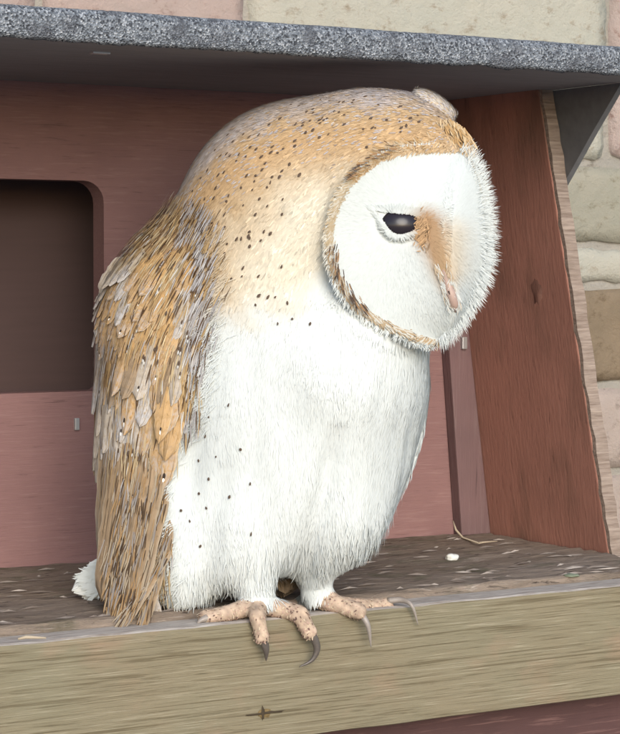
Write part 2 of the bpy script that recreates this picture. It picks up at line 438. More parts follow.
# side panel knot: on the leaning inner face
def side_hit(px, py):
    r = ray(px, py); nn = Vector((1, 0, LEAN)); p0 = Vector((XS, 0, ZL))
    return CAM + r*((p0-CAM).dot(nn)/r.dot(nn))
sub(disc('knot', side_hit(537, 292), Vector((-1, 0, -LEAN)), .007, .012, M['side_knot'], None, .0003, jit=.35), [o for o in bpy.data.objects if o.name == 'side_panel'][0])
# lower front of the box and its sides, below the ledge
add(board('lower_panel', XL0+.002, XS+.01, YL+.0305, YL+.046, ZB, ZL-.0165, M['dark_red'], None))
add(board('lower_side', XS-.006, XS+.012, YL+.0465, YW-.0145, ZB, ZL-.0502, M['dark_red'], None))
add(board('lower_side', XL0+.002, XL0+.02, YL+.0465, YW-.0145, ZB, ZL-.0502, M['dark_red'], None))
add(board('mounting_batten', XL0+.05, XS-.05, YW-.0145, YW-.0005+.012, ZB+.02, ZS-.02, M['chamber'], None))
# roof: boards, felt wrapped over the front, folded corner at the right end
XR = sx(ZS) + TS + .008
def PX(px, py, X):
    r = ray(px, py); return CAM + r*((X-CAM.x)/r.x)
roof = add(board('roof', XL0-.05, XR-.004, YL+.004, YW-.015, ZS, ZS+.012, M['soffit'], None))
nx = 260; vs = []; fs = []
ring = [(.10, .0195), (.03, .0190), (.006, .0186), (.0012, .0172), (-.0012, .013), (-.001, .008), (-.0004, .004), (.0, .0004), (.0022, -.0016), (.0035, -.0004), (.0036, .011), (.10, .0122)]
XA = XL0-.052
for i in range(nx+1):
    x = XA + (XR-XA)*i/nx
    wv = mn.noise(Vector((x*20, 0, 0)))*.0012; wb = mn.noise(Vector((x*45, 3, 0)))*.0016 + mn.noise(Vector((x*160, 3, 5)))*.0009
    for q, (y, z) in enumerate(ring):
        j = mn.noise(Vector((x*300, q*3.1, 2)))*.0004
        vs.append((x, YL + y + (wv + j if q < 8 else 0), ZS + z + (wb if q in (7, 8) else 0) + (j + wv*.6 if q < 5 else 0)))
n = len(ring)
for i in range(nx):
    for q in range(n):
        fs.append((i*n+q, (i+1)*n+q, (i+1)*n+(q+1) % n, i*n+(q+1) % n))
fs.append(tuple(range(n))); fs.append(tuple(nx*n+q for q in range(n-1, -1, -1)))
fe = mesh_obj('felt_edge', vs, fs, M['felt'], None, True); sub(fe, roof)
sub(board('felt_sheet', XA, XR, YL+.099, YW-.0145, ZS+.0125, ZS+.017, M['felt'], None), roof)
# folded felt corner hanging under the right end of the roof
def outer_hit(px, py):
    r = ray(px, py); nn = Vector((1, 0, LEAN)); p0 = Vector((XS+TS+.0006, 0, ZL))
    return CAM + r*((p0-CAM).dot(nn)/r.dot(nn))
a_, c_ = outer_hit(623, 80), outer_hit(568, 176)
dirv = (c_-a_)/(c_.z-a_.z); a_ = a_ + dirv*(ZS-.0003-a_.z); e_ = c_ + dirv*(-.012)
poly = [a_, a_.lerp(c_, .5)+Vector((0, .0008, 0)), c_, e_, Vector((e_.x, e_.y+.03, e_.z)), Vector((a_.x, e_.y+.03, a_.z))]
vs = []; n = len(poly)
for dx in (0, .005):
    for q in poly: vs.append((q.x+dx, q.y, q.z))
fs = [tuple(range(n)), tuple(range(2*n-1, n-1, -1))] + [(k, n+k, n+(k+1) % n, (k+1) % n) for k in range(n)]
fc = mesh_obj('felt_gusset', vs, fs, M['felt_back']); sub(fc, roof)
p = outer_hit(566, 87); bm = bmesh.new(); hexa(bm, corners(p.x-.0015, p.x+.001, p.y-.010, p.y+.008, p.z-.0012, p.z+.0012), .0007); sub(bm_obj('clout_nail', bm, M['nail']), roof)
for px, py in ((100, 53),):
    p = PZ(px, py, ZS-.0005); bm = bmesh.new(); hexa(bm, corners(p.x-.006, p.x+.006, p.y-.003, p.y+.003, ZS-.0012, ZS+.001), .0005); sub(bm_obj('clout_nail', bm, M['nail']), roof)

# droppings and twigs on the ledge: things of their own
def blob(name, c, r, mat, label, cat, flat=.5, group=None):
    bm = bmesh.new(); bmesh.ops.create_icosphere(bm, subdivisions=3, radius=1)
    for v in bm.verts:
        k = 1 + .35*mn.noise(v.co*1.7 + c*90); v.co = Vector((v.co.x*r*k, v.co.y*r*k*.8, v.co.z*r*flat*k)) 
    o = bm_obj(name, bm, mat, None, True); o.location = c; o['label'] = label; o['category'] = cat
    if group: o['group'] = group
    return o
p = PZ(452, 558, ZL+.006); blob('bird_dropping', Vector((p.x, p.y, floor_z(p.x, p.y)+.001)), .0052, M['dropping'], 'white round bird dropping on the dark ledge floor', 'dropping', .6)
p = PZ(570, 572, ZL+.005); m = NT('moss', .95, .1); m.color(m.mix(m.noise(m.coord((1, 1, 1)), 500), (.13, .16, .10), (.24, .26, .20))); M['moss'] = m.m
p = PZ(571, 573, ZL+.006); blob('moss_patch', Vector((p.x, p.y, floor_z(p.x, p.y))), .0065, M['moss'], 'small green moss patch on ledge floor near the side panel', 'moss', .2)
def tube(pts, rad, name, mat, seg=8, parent=None):
    vs = []; fs = []; pts = [Vector(p) for p in pts]
    for i, p in enumerate(pts):
        t = (pts[min(i+1, len(pts)-1)] - pts[max(i-1, 0)]).normalized(); a = t.orthogonal().normalized(); b = t.cross(a)
        if i and vs:
            a = (pa - t*pa.dot(t)).normalized(); b = t.cross(a)
        pa = a
        r = rad[i] if hasattr(rad, '__len__') else rad
        vs += [p + a*math.cos(2*math.pi*k/seg)*r + b*math.sin(2*math.pi*k/seg)*r for k in range(seg)]
    for i in range(len(pts)-1):
        for k in range(seg):
            fs.append((i*seg+k, i*seg+(k+1) % seg, (i+1)*seg+(k+1) % seg, (i+1)*seg+k))
    fs.append(tuple(range(seg-1, -1, -1))); fs.append(tuple((len(pts)-1)*seg+k for k in range(seg)))
    return mesh_obj(name, vs, fs, mat, parent, True)
m = NT('straw', .8, .2); m.color((.40, .33, .24)); M['straw'] = m.m
tw = tube([PY(453, 521, YB-.022), PY(456, 530, YB-.03), PY(463, 538, YB-.034), PZ(478, 543, ZL+.0075), PZ(497, 541, ZL+.0075)], [.0006, .0009, .0009, .0008, .0005], 'straw', M['straw'])
tw['label'] = 'thin curled straw at the foot of the corner batten'; tw['category'] = 'straw'
s2 = tube([PZ(18, 639, ZL+.006), PZ(26, 637, ZL+.007), PZ(46, 638, ZL+.006)], [.0007, .0011, .0006], 'straw', M['straw'])
s2['label'] = 'short pale splinter on the ledge beside the mossy left end'; s2['category'] = 'straw'

# ------------------------------------------------------------------ the owl
owl = thing('barn_owl', 'white breasted barn owl with golden speckled back perched on the plank', 'owl', P(265, 605, -60)); owl.location.z = ZL; reg(owl)
def own(o, parent=None):
    if parent is None: adopt(o, owl)
    else: sub(o, parent)
    return o
bm = bmesh.new()
def ell(c, r, rot=0.0, seg=40):
    """ellipsoid in pixel space; rot turns it in the picture plane"""
    g = bmesh.ops.create_uvsphere(bm, u_segments=seg, v_segments=seg//2, radius=1)['verts']
    a = np.array([v.co[:] for v in g]) * np.array(r)
    ca, sa = math.cos(rot), math.sin(rot)
    b = np.stack([a[:, 0]*ca - a[:, 1]*sa + c[0], a[:, 0]*sa + a[:, 1]*ca + c[1], a[:, 2] + c[2]], 1)
    for v, q in zip(g, Pn(b)): v.co = q
def ball(p, r):
    bmesh.ops.create_icosphere(bm, subdivisions=2, radius=r*U, matrix=Matrix.Translation(p))
def chain(pts, rad, step=3.0):
    for (a, ra), (b, rb) in zip(zip(pts[:-1], rad[:-1]), zip(pts[1:], rad[1:])):
        n = max(2, int((b-a).length/U/step))
        for k in range(n+1): ball(a.lerp(b, k/n), ra+(rb-ra)*k/n)
# head, neck, trunk
ell((365, 207, -10), (106, 127, 90))
ell((408, 164, -8), (66, 80, 74))
ell((303, 226, 10), (133, 134, 108))
ell((265, 300, 15), (118, 130, 112), .15)
ell((285, 390, 15), (148, 184, 122))
ell((322, 372, -22), (110, 125, 96))
ell((343, 518, -25), (50, 54, 56))
ell((235, 525, -48), (58, 60, 50))
ell((285, 485, -22), (112, 70, 74))
ell((185, 545, -45), (48, 66, 46))
ell((165, 385, 5), (66, 170, 88), .05)      # folded wing, carried on the trunk
ell((150, 300, 8), (46, 90, 70), .35)
ell((130, 520, -40), (26, 92, 40), .03)
# facial disc: ridge and rims as curves, dished between
from bisect import bisect
def curve(pts, n):
    pts = np.array(pts, float); s = np.r_[0, np.cumsum(np.linalg.norm(np.diff(pts, axis=0), axis=1))]; s /= s[-1]
    t = np.linspace(0, 1, n); out = np.zeros((n, 3))
    for i, tt in enumerate(t):
        k = min(max(np.searchsorted(s, tt)-1, 0), len(pts)-2); u = (tt-s[k])/(s[k+1]-s[k])
        p0, p1, p2, p3 = pts[max(k-1, 0)], pts[k], pts[k+1], pts[min(k+2, len(pts)-1)]
        out[i] = .5*((2*p1)+(-p0+p2)*u+(2*p0-5*p1+4*p2-p3)*u*u+(-p0+3*p1-3*p2+p3)*u**3)
    return out
RIDGE = [(464, 148, -52), (457, 180, -84), (448, 212, -104), (446, 245, -113), (451, 278, -115), (455, 305, -110), (450, 326, -96), (442, 340, -82)]
LRIM = [(462, 147, -54), (425, 146, -82), (385, 154, -100), (347, 184, -112), (330, 225, -113), (333, 268, -113), (355, 306, -108), (392, 329, -100), (425, 340, -90), (440, 343, -82)]
RRIM = [(467, 146, -46), (480, 170, -48), (488, 205, -52), (491, 242, -54), (487, 275, -56), (474, 304, -62), (457, 329, -74), (443, 342, -80)]
NT_, NS = 40, 14
rg, lr, rr = curve(RIDGE, NT_), curve(LRIM, NT_), curve(RRIM, NT_)
def face_half(rim, dish):
    g = np.zeros((NT_, NS, 3)); s = np.linspace(0, 1, NS)
    for i in range(NT_):
        amp = math.sin(math.pi*min(1, max(0, i/(NT_-1))))**.7
        for j in range(NS):
            p = rg[i]*(1-s[j]) + rim[i]*s[j]; p[2] += dish*amp*math.sin(math.pi*s[j]**.8)
            g[i, j] = p
    return g
gl = face_half(lr, 12); gr = face_half(rr, -4)
def plate(g):
    n, m_ = g.shape[:2]; f = [bm.verts.new(q) for q in Pn(g.reshape(-1, 3))]
    b = g.copy(); b[:, :, 2] = np.maximum(b[:, :, 2]+25, 0); cen = np.array([390, 230, 0]); b[:, :, :2] = cen[:2] + (b[:, :, :2]-cen[:2])*.85
    k = [bm.verts.new(q) for q in Pn(b.reshape(-1, 3))]
    I = lambda i, j: i*m_+j
    for i in range(n-1):
        for j in range(m_-1):
            try:
                bm.faces.new((f[I(i, j)], f[I(i, j+1)], f[I(i+1, j+1)], f[I(i+1, j)]))
                bm.faces.new((k[I(i+1, j)], k[I(i+1, j+1)], k[I(i, j+1)], k[I(i, j)]))
            except ValueError: pass
    br = [(0, j) for j in range(m_)] + [(i, m_-1) for i in range(1, n)] + [(n-1, j) for j in range(m_-2, -1, -1)] + [(i, 0) for i in range(n-2, 0, -1)]
    for a in range(len(br)):
        p, q = I(*br[a]), I(*br[(a+1) % len(br)])
        bm.faces.new((f[q], f[p], k[p], k[q]))
plate(gl); plate(gr)
for rim, r0 in ((lr, 3.5), (rr, 2.5)):
    pts = [Vector(q) for q in Pn(rim + np.array([0, 0, 3]))]
    chain(pts, [r0]*len(pts))
# legs and toes; toes rest on the plank
YT = YL + .011
def T(px, py, Y=YT): return PY(px, py, Y)
legs = [([P(248, 545, -62), T(254, 578, YT+.006), T(258, 599)], [32, 24, 14]),
        ([P(315, 545, -40), T(313, 573, YT+.010), T(318, 594, YT+.004)], [31, 21, 13])]
for p, r in legs: chain(p, r)
TOE = {}
TOE['a'] = [T(258, 604), T(232, 612), T(206, 618, YT+.002)]
TOE['b'] = [T(258, 604), T(257, 616, YL-.004), T(262, 637, YL-.0072)]
TOE['c'] = [T(262, 604), T(285, 610, YL+.004), T(300, 614, YL-.004), T(309, 632, YL-.0075)]
TOE['d'] = [T(318, 598, YT+.004), T(338, 604, YL+.004), T(358, 611, YL-.005)]
TOE['e'] = [T(320, 597, YT+.004), T(352, 605, YT), T(386, 605, YT)]
TOE['f'] = [T(316, 598, YT+.006), T(305, 596, YT+.022)]
trad = {'a': [11, 8.5, 7.5], 'b': [10.5, 8.5, 6.8], 'c': [11, 9.5, 9, 7.6], 'd': [11, 9.5, 8.4], 'e': [9, 7.6, 7.2], 'f': [10, 8]}
for k, p in TOE.items():
    chain(p, trad[k], 2.0)
    if k != 'f': ball(p[-1], trad[k][-1]+1)
tmp = bm_obj('tmp_body', bm)
md = tmp.modifiers.new('r', 'REMESH'); md.mode = 'VOXEL'; md.voxel_size = .0014; md.use_smooth_shade = True
ms = tmp.modifiers.new('s', 'SMOOTH'); ms.factor = .5; ms.iterations = 6
dg = bpy.context.evaluated_depsgraph_get(); dg.update()
body_me = bpy.data.meshes.new_from_object(tmp.evaluated_get(dg)); body_me.name = 'body'
bpy.data.objects.remove(tmp)
body = bpy.data.objects.new('body', body_me); col.objects.link(body); own(body)
def relax(me, its, fac):
    n = len(me.vertices); v = np.zeros(n*3); me.vertices.foreach_get('co', v); v = v.reshape(-1, 3)
    e = np.zeros(len(me.edges)*2, int); me.edges.foreach_get('vertices', e); e = e.reshape(-1, 2)
    a = np.r_[e[:, 0], e[:, 1]]; b = np.r_[e[:, 1], e[:, 0]]; deg = np.maximum(np.bincount(a, minlength=n), 1)
    p = inv(v); cen = np.array([412., 240.])
    q = np.hypot((p[:, 0]-cen[0])/92, (p[:, 1]-cen[1])/108)
    infront = (p[:, 2] < 5)
    k = np.where(infront, np.clip((q-.98)/.25, 0, 1), 1.0)
    k *= np.clip((597-p[:, 1])/40, 0, 1)
    k = (k*fac)[:, None]
    q2 = np.hypot((p[:, 0]-448)/34, (p[:, 1]-235)/95); kf = (np.clip(1.1-q2, 0, .6)*infront)[:, None]
    for _ in range(40):
        m_ = np.stack([np.bincount(a, v[b, c], n) for c in range(3)], 1)/deg[:, None]; v += (m_-v)*kf
    for _ in range(its):
        m_ = np.stack([np.bincount(a, v[b, c], n) for c in range(3)], 1)/deg[:, None]
        v += (m_-v)*k
    me.vertices.foreach_set('co', v.ravel()); me.update()
relax(body_me, 560, .8)
def folds(me):
    n = len(me.vertices); v = np.zeros(n*3); me.vertices.foreach_get('co', v); v = v.reshape(-1, 3)
    nn = np.zeros(n*3); me.vertices.foreach_get('normal', nn); nn = nn.reshape(-1, 3)
    x, y, d = inv(v).T; fr = (nn @ CMn[:, 2] > .05)
    g = -6.5*np.exp(-((x-(338-(y-430)*.24))/13)**2)*np.clip((y-415)/45, 0, 1)*np.clip((590-y)/15, 0, 1)
    g += -3.2*np.exp(-((y-(428+(x-360)*.14))/30)**2)*np.clip((x-265)/50, 0, 1)
    g += -4.0*np.exp(-((x-(222-(y-480)*.15))/12)**2)*np.clip((y-455)/40, 0, 1)
    q = np.stack([x*1.7, y*.55, d*1.2], 1); sm_ = np.clip((y-330)/60, 0, 1)*np.clip((600-y)/20, 0, 1)
    g += 2.0*vnoise(q, .045, 41)*sm_ + 1.1*vnoise(q, .11, 42)*sm_
    v += nn*(g*fr*U)[:, None]; me.vertices.foreach_set('co', v.ravel()); me.update()
def vnoise(w, s, seed=0):      # cheap smooth noise from sines
    r = np.random.default_rng(seed); o = np.zeros(len(w))
    for k in range(7):
        d = r.normal(size=3); d /= np.linalg.norm(d); o += np.sin(w @ d * s * r.uniform(.6, 1.8) + r.uniform(0, 6.28))
    return o/7*1.6
folds(body_me)
NV = len(body_me.vertices); V = np.zeros(NV*3); body_me.vertices.foreach_get('co', V); V = V.reshape(-1, 3)
body_me.polygons.foreach_set('use_smooth', [True]*len(body_me.polygons))
body_me.calc_loop_triangles(); TR = np.zeros(len(body_me.loop_triangles)*3, int); body_me.loop_triangles.foreach_get('vertices', TR); TR = TR.reshape(-1, 3)
VN = np.zeros(NV*3); body_me.vertices.foreach_get('normal', VN); VN = VN.reshape(-1, 3)
bvh = BVHTree.FromPolygons([tuple(v) for v in V], [tuple(t) for t in TR])

# --- plumage colours by place on the bird
def sstep(a, b, x): t = np.clip((x-a)/(b-a), 0, 1); return t*t*(3-2*t)
def inpoly(pts, poly):
    x, y = pts[:, 0], pts[:, 1]; r = np.zeros(len(pts), bool); n = len(poly)
    for i in range(n):
        x1, y1 = poly[i]; x2, y2 = poly[(i+1) % n]
        c = (y1 > y) != (y2 > y); r ^= c & (x < (x2-x1)*(y-y1)/(y2-y1+1e-9)+x1)
    return r
def vnoise(w, s, seed=0):      # cheap smooth noise from sines
    r = np.random.default_rng(seed); o = np.zeros(len(w))
    for k in range(7):
        d = r.normal(size=3); d /= np.linalg.norm(d); o += np.sin(w @ d * s * r.uniform(.6, 1.8) + r.uniform(0, 6.28))
    return o/7*1.6
FACE = [tuple(p[:2]) for p in lr] + [tuple(p[:2]) for p in rr[::-1]]
WING = [(215, 222), (176, 205), (60, 230), (60, 640), (150, 640), (163, 590), (160, 545), (152, 500), (160, 455), (188, 425), (203, 365), (214, 300), (216, 255)]
TOPX = [150, 168, 180, 195, 215, 245, 290, 330, 380, 420, 447, 463, 470]; TOPY = [230, 205, 180, 160, 140, 120, 100, 90, 89, 88, 100, 120, 140]
WHITE = np.array([.60, .63, .618]); BUFF = np.array([.455, .325, .19]); LBUFF = np.array([.60, .545, .435]); GREY = np.array([.40, .37, .375]); ORANGE = np.array([.60, .30, .10])
PINK = np.array([.42, .315, .235]); BROWN = np.array([.34, .19, .08])
def masks(w, n):
    p = inv(w); x, y, d = p.T
    face = inpoly((p[:, :2]-np.array([412., 242.]))/.965+np.array([412., 242.]), FACE) & (d < 0) & (n @ CMn[:, 2] > -.3)
    back = d > 45
    wing = (inpoly(p, WING) & (y > 215)) | (back & (y > 230) & (x < 330))
    toes = (y > np.interp(x, [305, 350], [599, 584])) & (x > 190) & (x < 425)
    return p, face, wing, toes, back
def shade(w, n):
    p, face, wing, toes, back = masks(w, n); x, y, d = p.T
    c = np.tile(WHITE, (len(w), 1))
    nz = vnoise(w, 260, 1); nf = vnoise(w, 900, 2)
    yb = np.interp(x, [150, 200, 235, 275, 305, 330, 345], [275, 285, 312, 318, 300, 262, 215])
    b = 1 - sstep(-38, 22, y - yb + nz*14)
    lt = np.clip(sstep(175, 290, y + (x-250)*.35 + nz*16)*.85 + sstep(235, 320, x)*sstep(140, 215, y)*.85, 0, 1)
    bc = BUFF*(1-lt)[:, None] + LBUFF*lt[:, None]
    oband = np.exp(-((y - np.interp(x, [180, 240, 300, 400, 470], [215, 165, 140, 132, 135]))/20)**2)
    bc = bc*(1-.5*oband)[:, None] + np.array([.47, .295, .145])*(.5*oband)[:, None]
    ty = np.interp(x, TOPX, TOPY); gy = np.clip(1 - sstep(4, 28, y - ty + nz*8), 0, 1)*.75
    gy = np.maximum(gy, (d > 30)*.35*(.5+.5*np.sign(nf)*.5))
    bc = bc*(1-gy)[:, None] + (GREY*(1+.30*nf)[:, None])*gy[:, None]
    c = c*(1-b)[:, None] + bc*b[:, None]
    # back and far side turn golden brown
    k = sstep(55, 85, d + nz*8)*sstep(150, 260, y); c = c*(1-k)[:, None] + BUFF*.8*k[:, None]
    c[wing] = (BUFF*.9)[None, :]*(1+.25*nf[wing])[:, None]
    # warm wash where the breast meets the wing
    k = np.exp(-((x-222)/16)**2)*np.exp(-((y-270)/40)**2)*.6; c = c*(1-k)[:, None] + BUFF*k[:, None]
    # vent and undertail a little greyer
    # facial disc
    cf = np.tile(np.array([.545, .575, .56]), (len(w), 1))
    lx = np.interp(y, [205, 215, 240, 262, 300], [424, 424, 432, 440, 450]); wdt = np.interp(y, [205, 230, 262, 300], [11, 17, 12, 6])
    lore = np.exp(-((x-lx)/wdt)**2)*sstep(202, 222, y)*(1-sstep(268, 312, y))
    k = np.clip(lore*1.05, 0, .95); cf = cf*(1-k)[:, None] + np.array([.34, .205, .105])*k[:, None]
    k = np.exp(-((x-452)/16)**2)*sstep(212, 235, y)*(1-sstep(262, 290, y))*.45; cf = cf*(1-k)[:, None] + np.array([.55, .42, .25])*k[:, None]
    c[face] = cf[face]
    # bare speckled toes
    k = sstep(-6, 6, y - np.interp(x, [305, 350], [597, 584]))*toes; c = c*(1-k)[:, None] + PINK*(1+.3*nf)[:, None]*k[:, None]
    return np.clip(c, .01, .9)
bc = shade(V, VN)
ca = body_me.color_attributes.new('tint', 'FLOAT_COLOR', 'POINT'); ca.data.foreach_set('color', np.c_[bc, np.ones(NV)].ravel().astype(np.float32))
def mat_attr(name, transl=.25, rough=.85, bump=True):
    m = NT(name, rough, .12); a = m.n('ShaderNodeAttribute', attribute_name='tint'); m.color(a.outputs['Color'])
    if bump:
        m.bump(m.noise(m.coord((1, 1, 1)), 900, 4), .35, .0008)
    if transl:
        t = m.n('ShaderNodeBsdfTranslucent'); m.l(a.outputs['Color'], t.inputs[0]); mx = m.n('ShaderNodeMixShader'); mx.inputs[0].default_value = transl
        out = m.t.nodes['Material Output']; m.l(m.b.outputs[0], mx.inputs[1]); m.l(t.outputs[0], mx.inputs[2]); m.l(mx.outputs[0], out.inputs[0])
    return m.m
M['skin'] = mat_attr('plumage_under', 0); M['down'] = mat_attr('plumage_down', .07, .9, False)
body_me.materials.clear(); body_me.materials.append(M['skin'])

# --- blades of plumage
class Blades:
    def __init__(s): s.v, s.c, s.nn = [], [], []
    def add(s, root, direc, nrm, L, w, c0, c1, bend=.0):
        """arrays: root, unit direction, surface normal, length, half width, root and tip colours"""
        side = np.cross(direc, nrm); side /= np.linalg.norm(side, axis=1)[:, None]+1e-9
        L = L[:, None]; w = w[:, None]
        m1 = root + direc*L*.45 + nrm*(bend*L*.25); m2 = root + direc*L*.8 + nrm*(bend*L*.12); tip = root + direc*L - nrm*(bend*L*.05)
        q = np.stack([root-side*w*.7, root+side*w*.7, m1-side*w, m1+side*w, m2-side*w*.7, m2+side*w*.7, tip], 1)
        c = np.stack([c0, c0, c0*.6+c1*.4, c0*.6+c1*.4, c0*.2+c1*.8, c0*.2+c1*.8, c1], 1)
        s.v.append(q); s.c.append(c); s.nn.append(np.repeat((nrm/np.linalg.norm(nrm, axis=1)[:, None])[:, None, :], 7, 1))
    def build(s, name, mat, parent):
        v = np.concatenate(s.v); c = np.concatenate(s.c); n = len(v)
        me = bpy.data.meshes.new(name); me.vertices.add(n*7); me.vertices.foreach_set('co', v.reshape(-1).astype(np.float32))
        base = np.array([0,1,3,2, 2,3,5,4, 4,5,6]); idx = (np.arange(n)[:, None]*7 + base).ravel()
        me.loops.add(len(idx)); me.loops.foreach_set('vertex_index', idx.astype(np.int32))
        tot = np.tile([4, 4, 3], n); st = np.r_[0, np.cumsum(tot)[:-1]]
        me.polygons.add(3*n); me.polygons.foreach_set('loop_start', st.astype(np.int32)); me.polygons.foreach_set('loop_total', tot.astype(np.int32))
        me.update(calc_edges=True)
        me.polygons.foreach_set('use_smooth', [True]*len(me.polygons))
        me.normals_split_custom_set_from_vertices(np.concatenate(s.nn).reshape(-1, 3).tolist())
        a = me.color_attributes.new('tint', 'FLOAT_COLOR', 'POINT')
        a.data.foreach_set('color', np.concatenate([np.clip(c, 0, 1), np.ones((n, 7, 1))], 2).reshape(-1).astype(np.float32))
        me.materials.append(mat)
        o = bpy.data.objects.new(name, me); col.objects.link(o); own(o, parent); o['kind'] = 'stuff'
        return o
tv = V[TR]; ar = np.linalg.norm(np.cross(tv[:, 1]-tv[:, 0], tv[:, 2]-tv[:, 0]), axis=1)/2
def sample(n, wgt=None):
    a = ar if wgt is None else ar*wgt
    i = rng.choice(len(TR), n, p=a/a.sum()); u, v_ = rng.random(n), rng.random(n); f = u+v_ > 1; u[f] = 1-u[f]; v_[f] = 1-v_[f]
    t = TR[i]; k = np.stack([1-u-v_, u, v_], 1)
    w = (V[t]*k[:, :, None]).sum(1); nn = (VN[t]*k[:, :, None]).sum(1); nn /= np.linalg.norm(nn, axis=1)[:, None]
    return w, nn
CX, CYv, CZ = CMn[:, 0], CMn[:, 1], CMn[:, 2]      # picture right, up, toward the camera
def tangent(dirw, n):
    t = dirw - n*(dirw*n).sum(1)[:, None]; return t/(np.linalg.norm(t, axis=1)[:, None]+1e-9)
bl = Blades()
w, n = sample(380000)
p, face, wing, toes, back = masks(w, n); x, y, d = p.T
keep = ~face & ~toes & ~(wing & (rng.random(len(w)) < .55)) & (y < 620); w, n, p = w[keep], n[keep], p[keep]; x, y, d = p.T
# flow: backwards over the crown and neck, down the breast
fx = np.interp(y, [90, 200, 300, 420, 600], [-1.0, -.75, -.35, -.12, -.05]); fy = np.interp(y, [90, 160, 300, 420, 600], [-.25, -.8, -1, -1, -1])
j = rng.normal(0, .16, len(x)) + vnoise(w, 150, 5)*.22
flow = (fx + j)[:, None]*CX + fy[:, None]*CYv + rng.normal(0, .08, len(x))[:, None]*CZ
t = tangent(flow, n); lift = rng.uniform(.01, .09, len(x)); dr = t + n*lift[:, None]; dr /= np.linalg.norm(dr, axis=1)[:, None]
L = np.interp(y, [90, 180, 300, 420, 540, 600], [7, 8.5, 11, 13, 15, 13])*rng.uniform(.6, 1.25, len(x))*U
wd_ = np.interp(y, [90, 300, 500], [.62, .66, .6])*rng.uniform(.6, 1.2, len(x))*U
cc = shade(w, n); jit = 1 + rng.normal(0, .035, len(x)); buffy = np.clip((cc[:, 0]-cc[:, 2])*3.2, 0, 1); jit = jit + rng.normal(0, .10, len(x))*buffy + vnoise(w, 2600, 21)*.10*buffy; c1 = cc*jit[:, None]
isw = (cc.min(1) + rng.normal(0, .07, len(x)) > .5) & (y > 300) & (y < 560); kp = ~(isw & (rng.random(len(x)) < .45)); hgt = np.where(isw, .05, .25); dr = np.where(isw[:, None], t + n*rng.uniform(0., .045, len(x))[:, None], dr); dr /= np.linalg.norm(dr, axis=1)[:, None]
w, n, dr, L, wd_, cc, c1, hgt = w[kp], n[kp], dr[kp], L[kp], wd_[kp], cc[kp], c1[kp], hgt[kp]
bl.add(w + n*U*hgt[:, None], dr, n, L, wd_, cc, np.clip(c1, 0, .9), .12)
# facial disc: very fine, combed away from the eye and the ridge
w, n = sample(400000, None); p, face, wing, toes, back = masks(w, n); w, n, p = w[face], n[face], p[face]; x, y, d = p.T
ex, ey = np.where(x < 447, 410, 452), np.where(x < 447, 224, 230)
rx, ry = x-ex, y-ey; q = np.hypot(rx, ry)+1e-6; rx, ry = rx/q, ry/q
flow = (rx + rng.normal(0, .12, len(x)))[:, None]*CX - (ry + .25 + rng.normal(0, .12, len(x)))[:, None]*CYv + np.where(x > 452, -1.2, 0)[:, None]*(-CZ)*(-1)
t = tangent(flow, n); dr = t + n*rng.uniform(.01, .09, len(x))[:, None]; dr /= np.linalg.norm(dr, axis=1)[:, None]
cc = shade(w, n)
near_eye = np.hypot((x-399)/27, (y-224.5)/20) < 1.0
kk = ~near_eye
bl.add((w - n*U*.1)[kk], dr[kk], n[kk], (rng.uniform(5, 9, len(x))*U)[kk], (rng.uniform(.4, .65, len(x))*U)[kk], cc[kk], np.clip(cc*(1+rng.normal(0, .04, len(x)))[:, None], 0, .9)[kk], .1)
# shaggy lower edge of the belly and thighs
w, n = sample(60000); p, face, wing, toes, back = masks(w, n); x, y, d = p.T
hem = np.interp(x, [150, 200, 250, 320, 360, 400], [575, 570, 560, 545, 530, 515]); k = (y > hem + rng.normal(0, 10, len(y))) & (y < 600) & ~wing & ~toes; w, n, p = w[k], n[k], p[k]; x, y, d = p.T
flow = (rng.normal(.0, .22, len(x)))[:, None]*CX - CYv[None, :]; t = tangent(flow, n); dr = t*.9 + n*rng.uniform(.1, .4, len(x))[:, None] - CYv*.35*(n @ CYv < -.3)[:, None]; dr /= np.linalg.norm(dr, axis=1)[:, None]
lim = np.interp(x, [180, 228, 238, 275, 282, 292, 300, 325, 335, 390], [624, 612, 598, 598, 572, 572, 590, 590, 576, 562])
L = np.minimum(rng.uniform(8, 20, len(x)), np.maximum(lim - y, 3))*U
bl.add(w, dr, n, L, np.full(len(x), .55)*U, shade(w, n), np.tile(WHITE, (len(x), 1)), .1)
N = 2400; yy = 225 + 375*rng.random(N); xe = np.interp(yy, [225, 255, 300, 365, 425, 455, 500, 560, 600], [212, 214, 214, 205, 192, 164, 156, 164, 168])
q = np.stack([xe + rng.normal(4, 7, N), yy], 1); hit = []
for a, b in q:
    h_, n_, _, _ = bvh.ray_cast(CAM, ray(a, b).normalized()); hit.append((h_, n_) if h_ is not None else None)
ok = [k for k in range(N) if hit[k]]; w = np.array([hit[k][0][:] for k in ok]); n = np.array([hit[k][1][:] for k in ok]); N = len(ok)
flow = rng.normal(-.75, .3, N)[:, None]*CX - rng.uniform(.25, 1, N)[:, None]*CYv; t = tangent(flow, n); dr = t + n*rng.uniform(.02, .16, N)[:, None]; dr /= np.linalg.norm(dr, axis=1)[:, None]
pq = inv(w); pq[:, 0] = np.maximum(pq[:, 0]+10, np.interp(pq[:, 1], [225, 300, 365, 425, 455, 600], [222, 224, 214, 202, 176, 178])); sc_ = shade(Pn(pq), n)
bl.add(w + n*(rng.uniform(0, 5, N)*U)[:, None], dr, n, rng.uniform(6, 15, N)*U, rng.uniform(.3, .5, N)*U, sc_, sc_, .15)
plum = bl.build('down_plumage', M['down'], body)

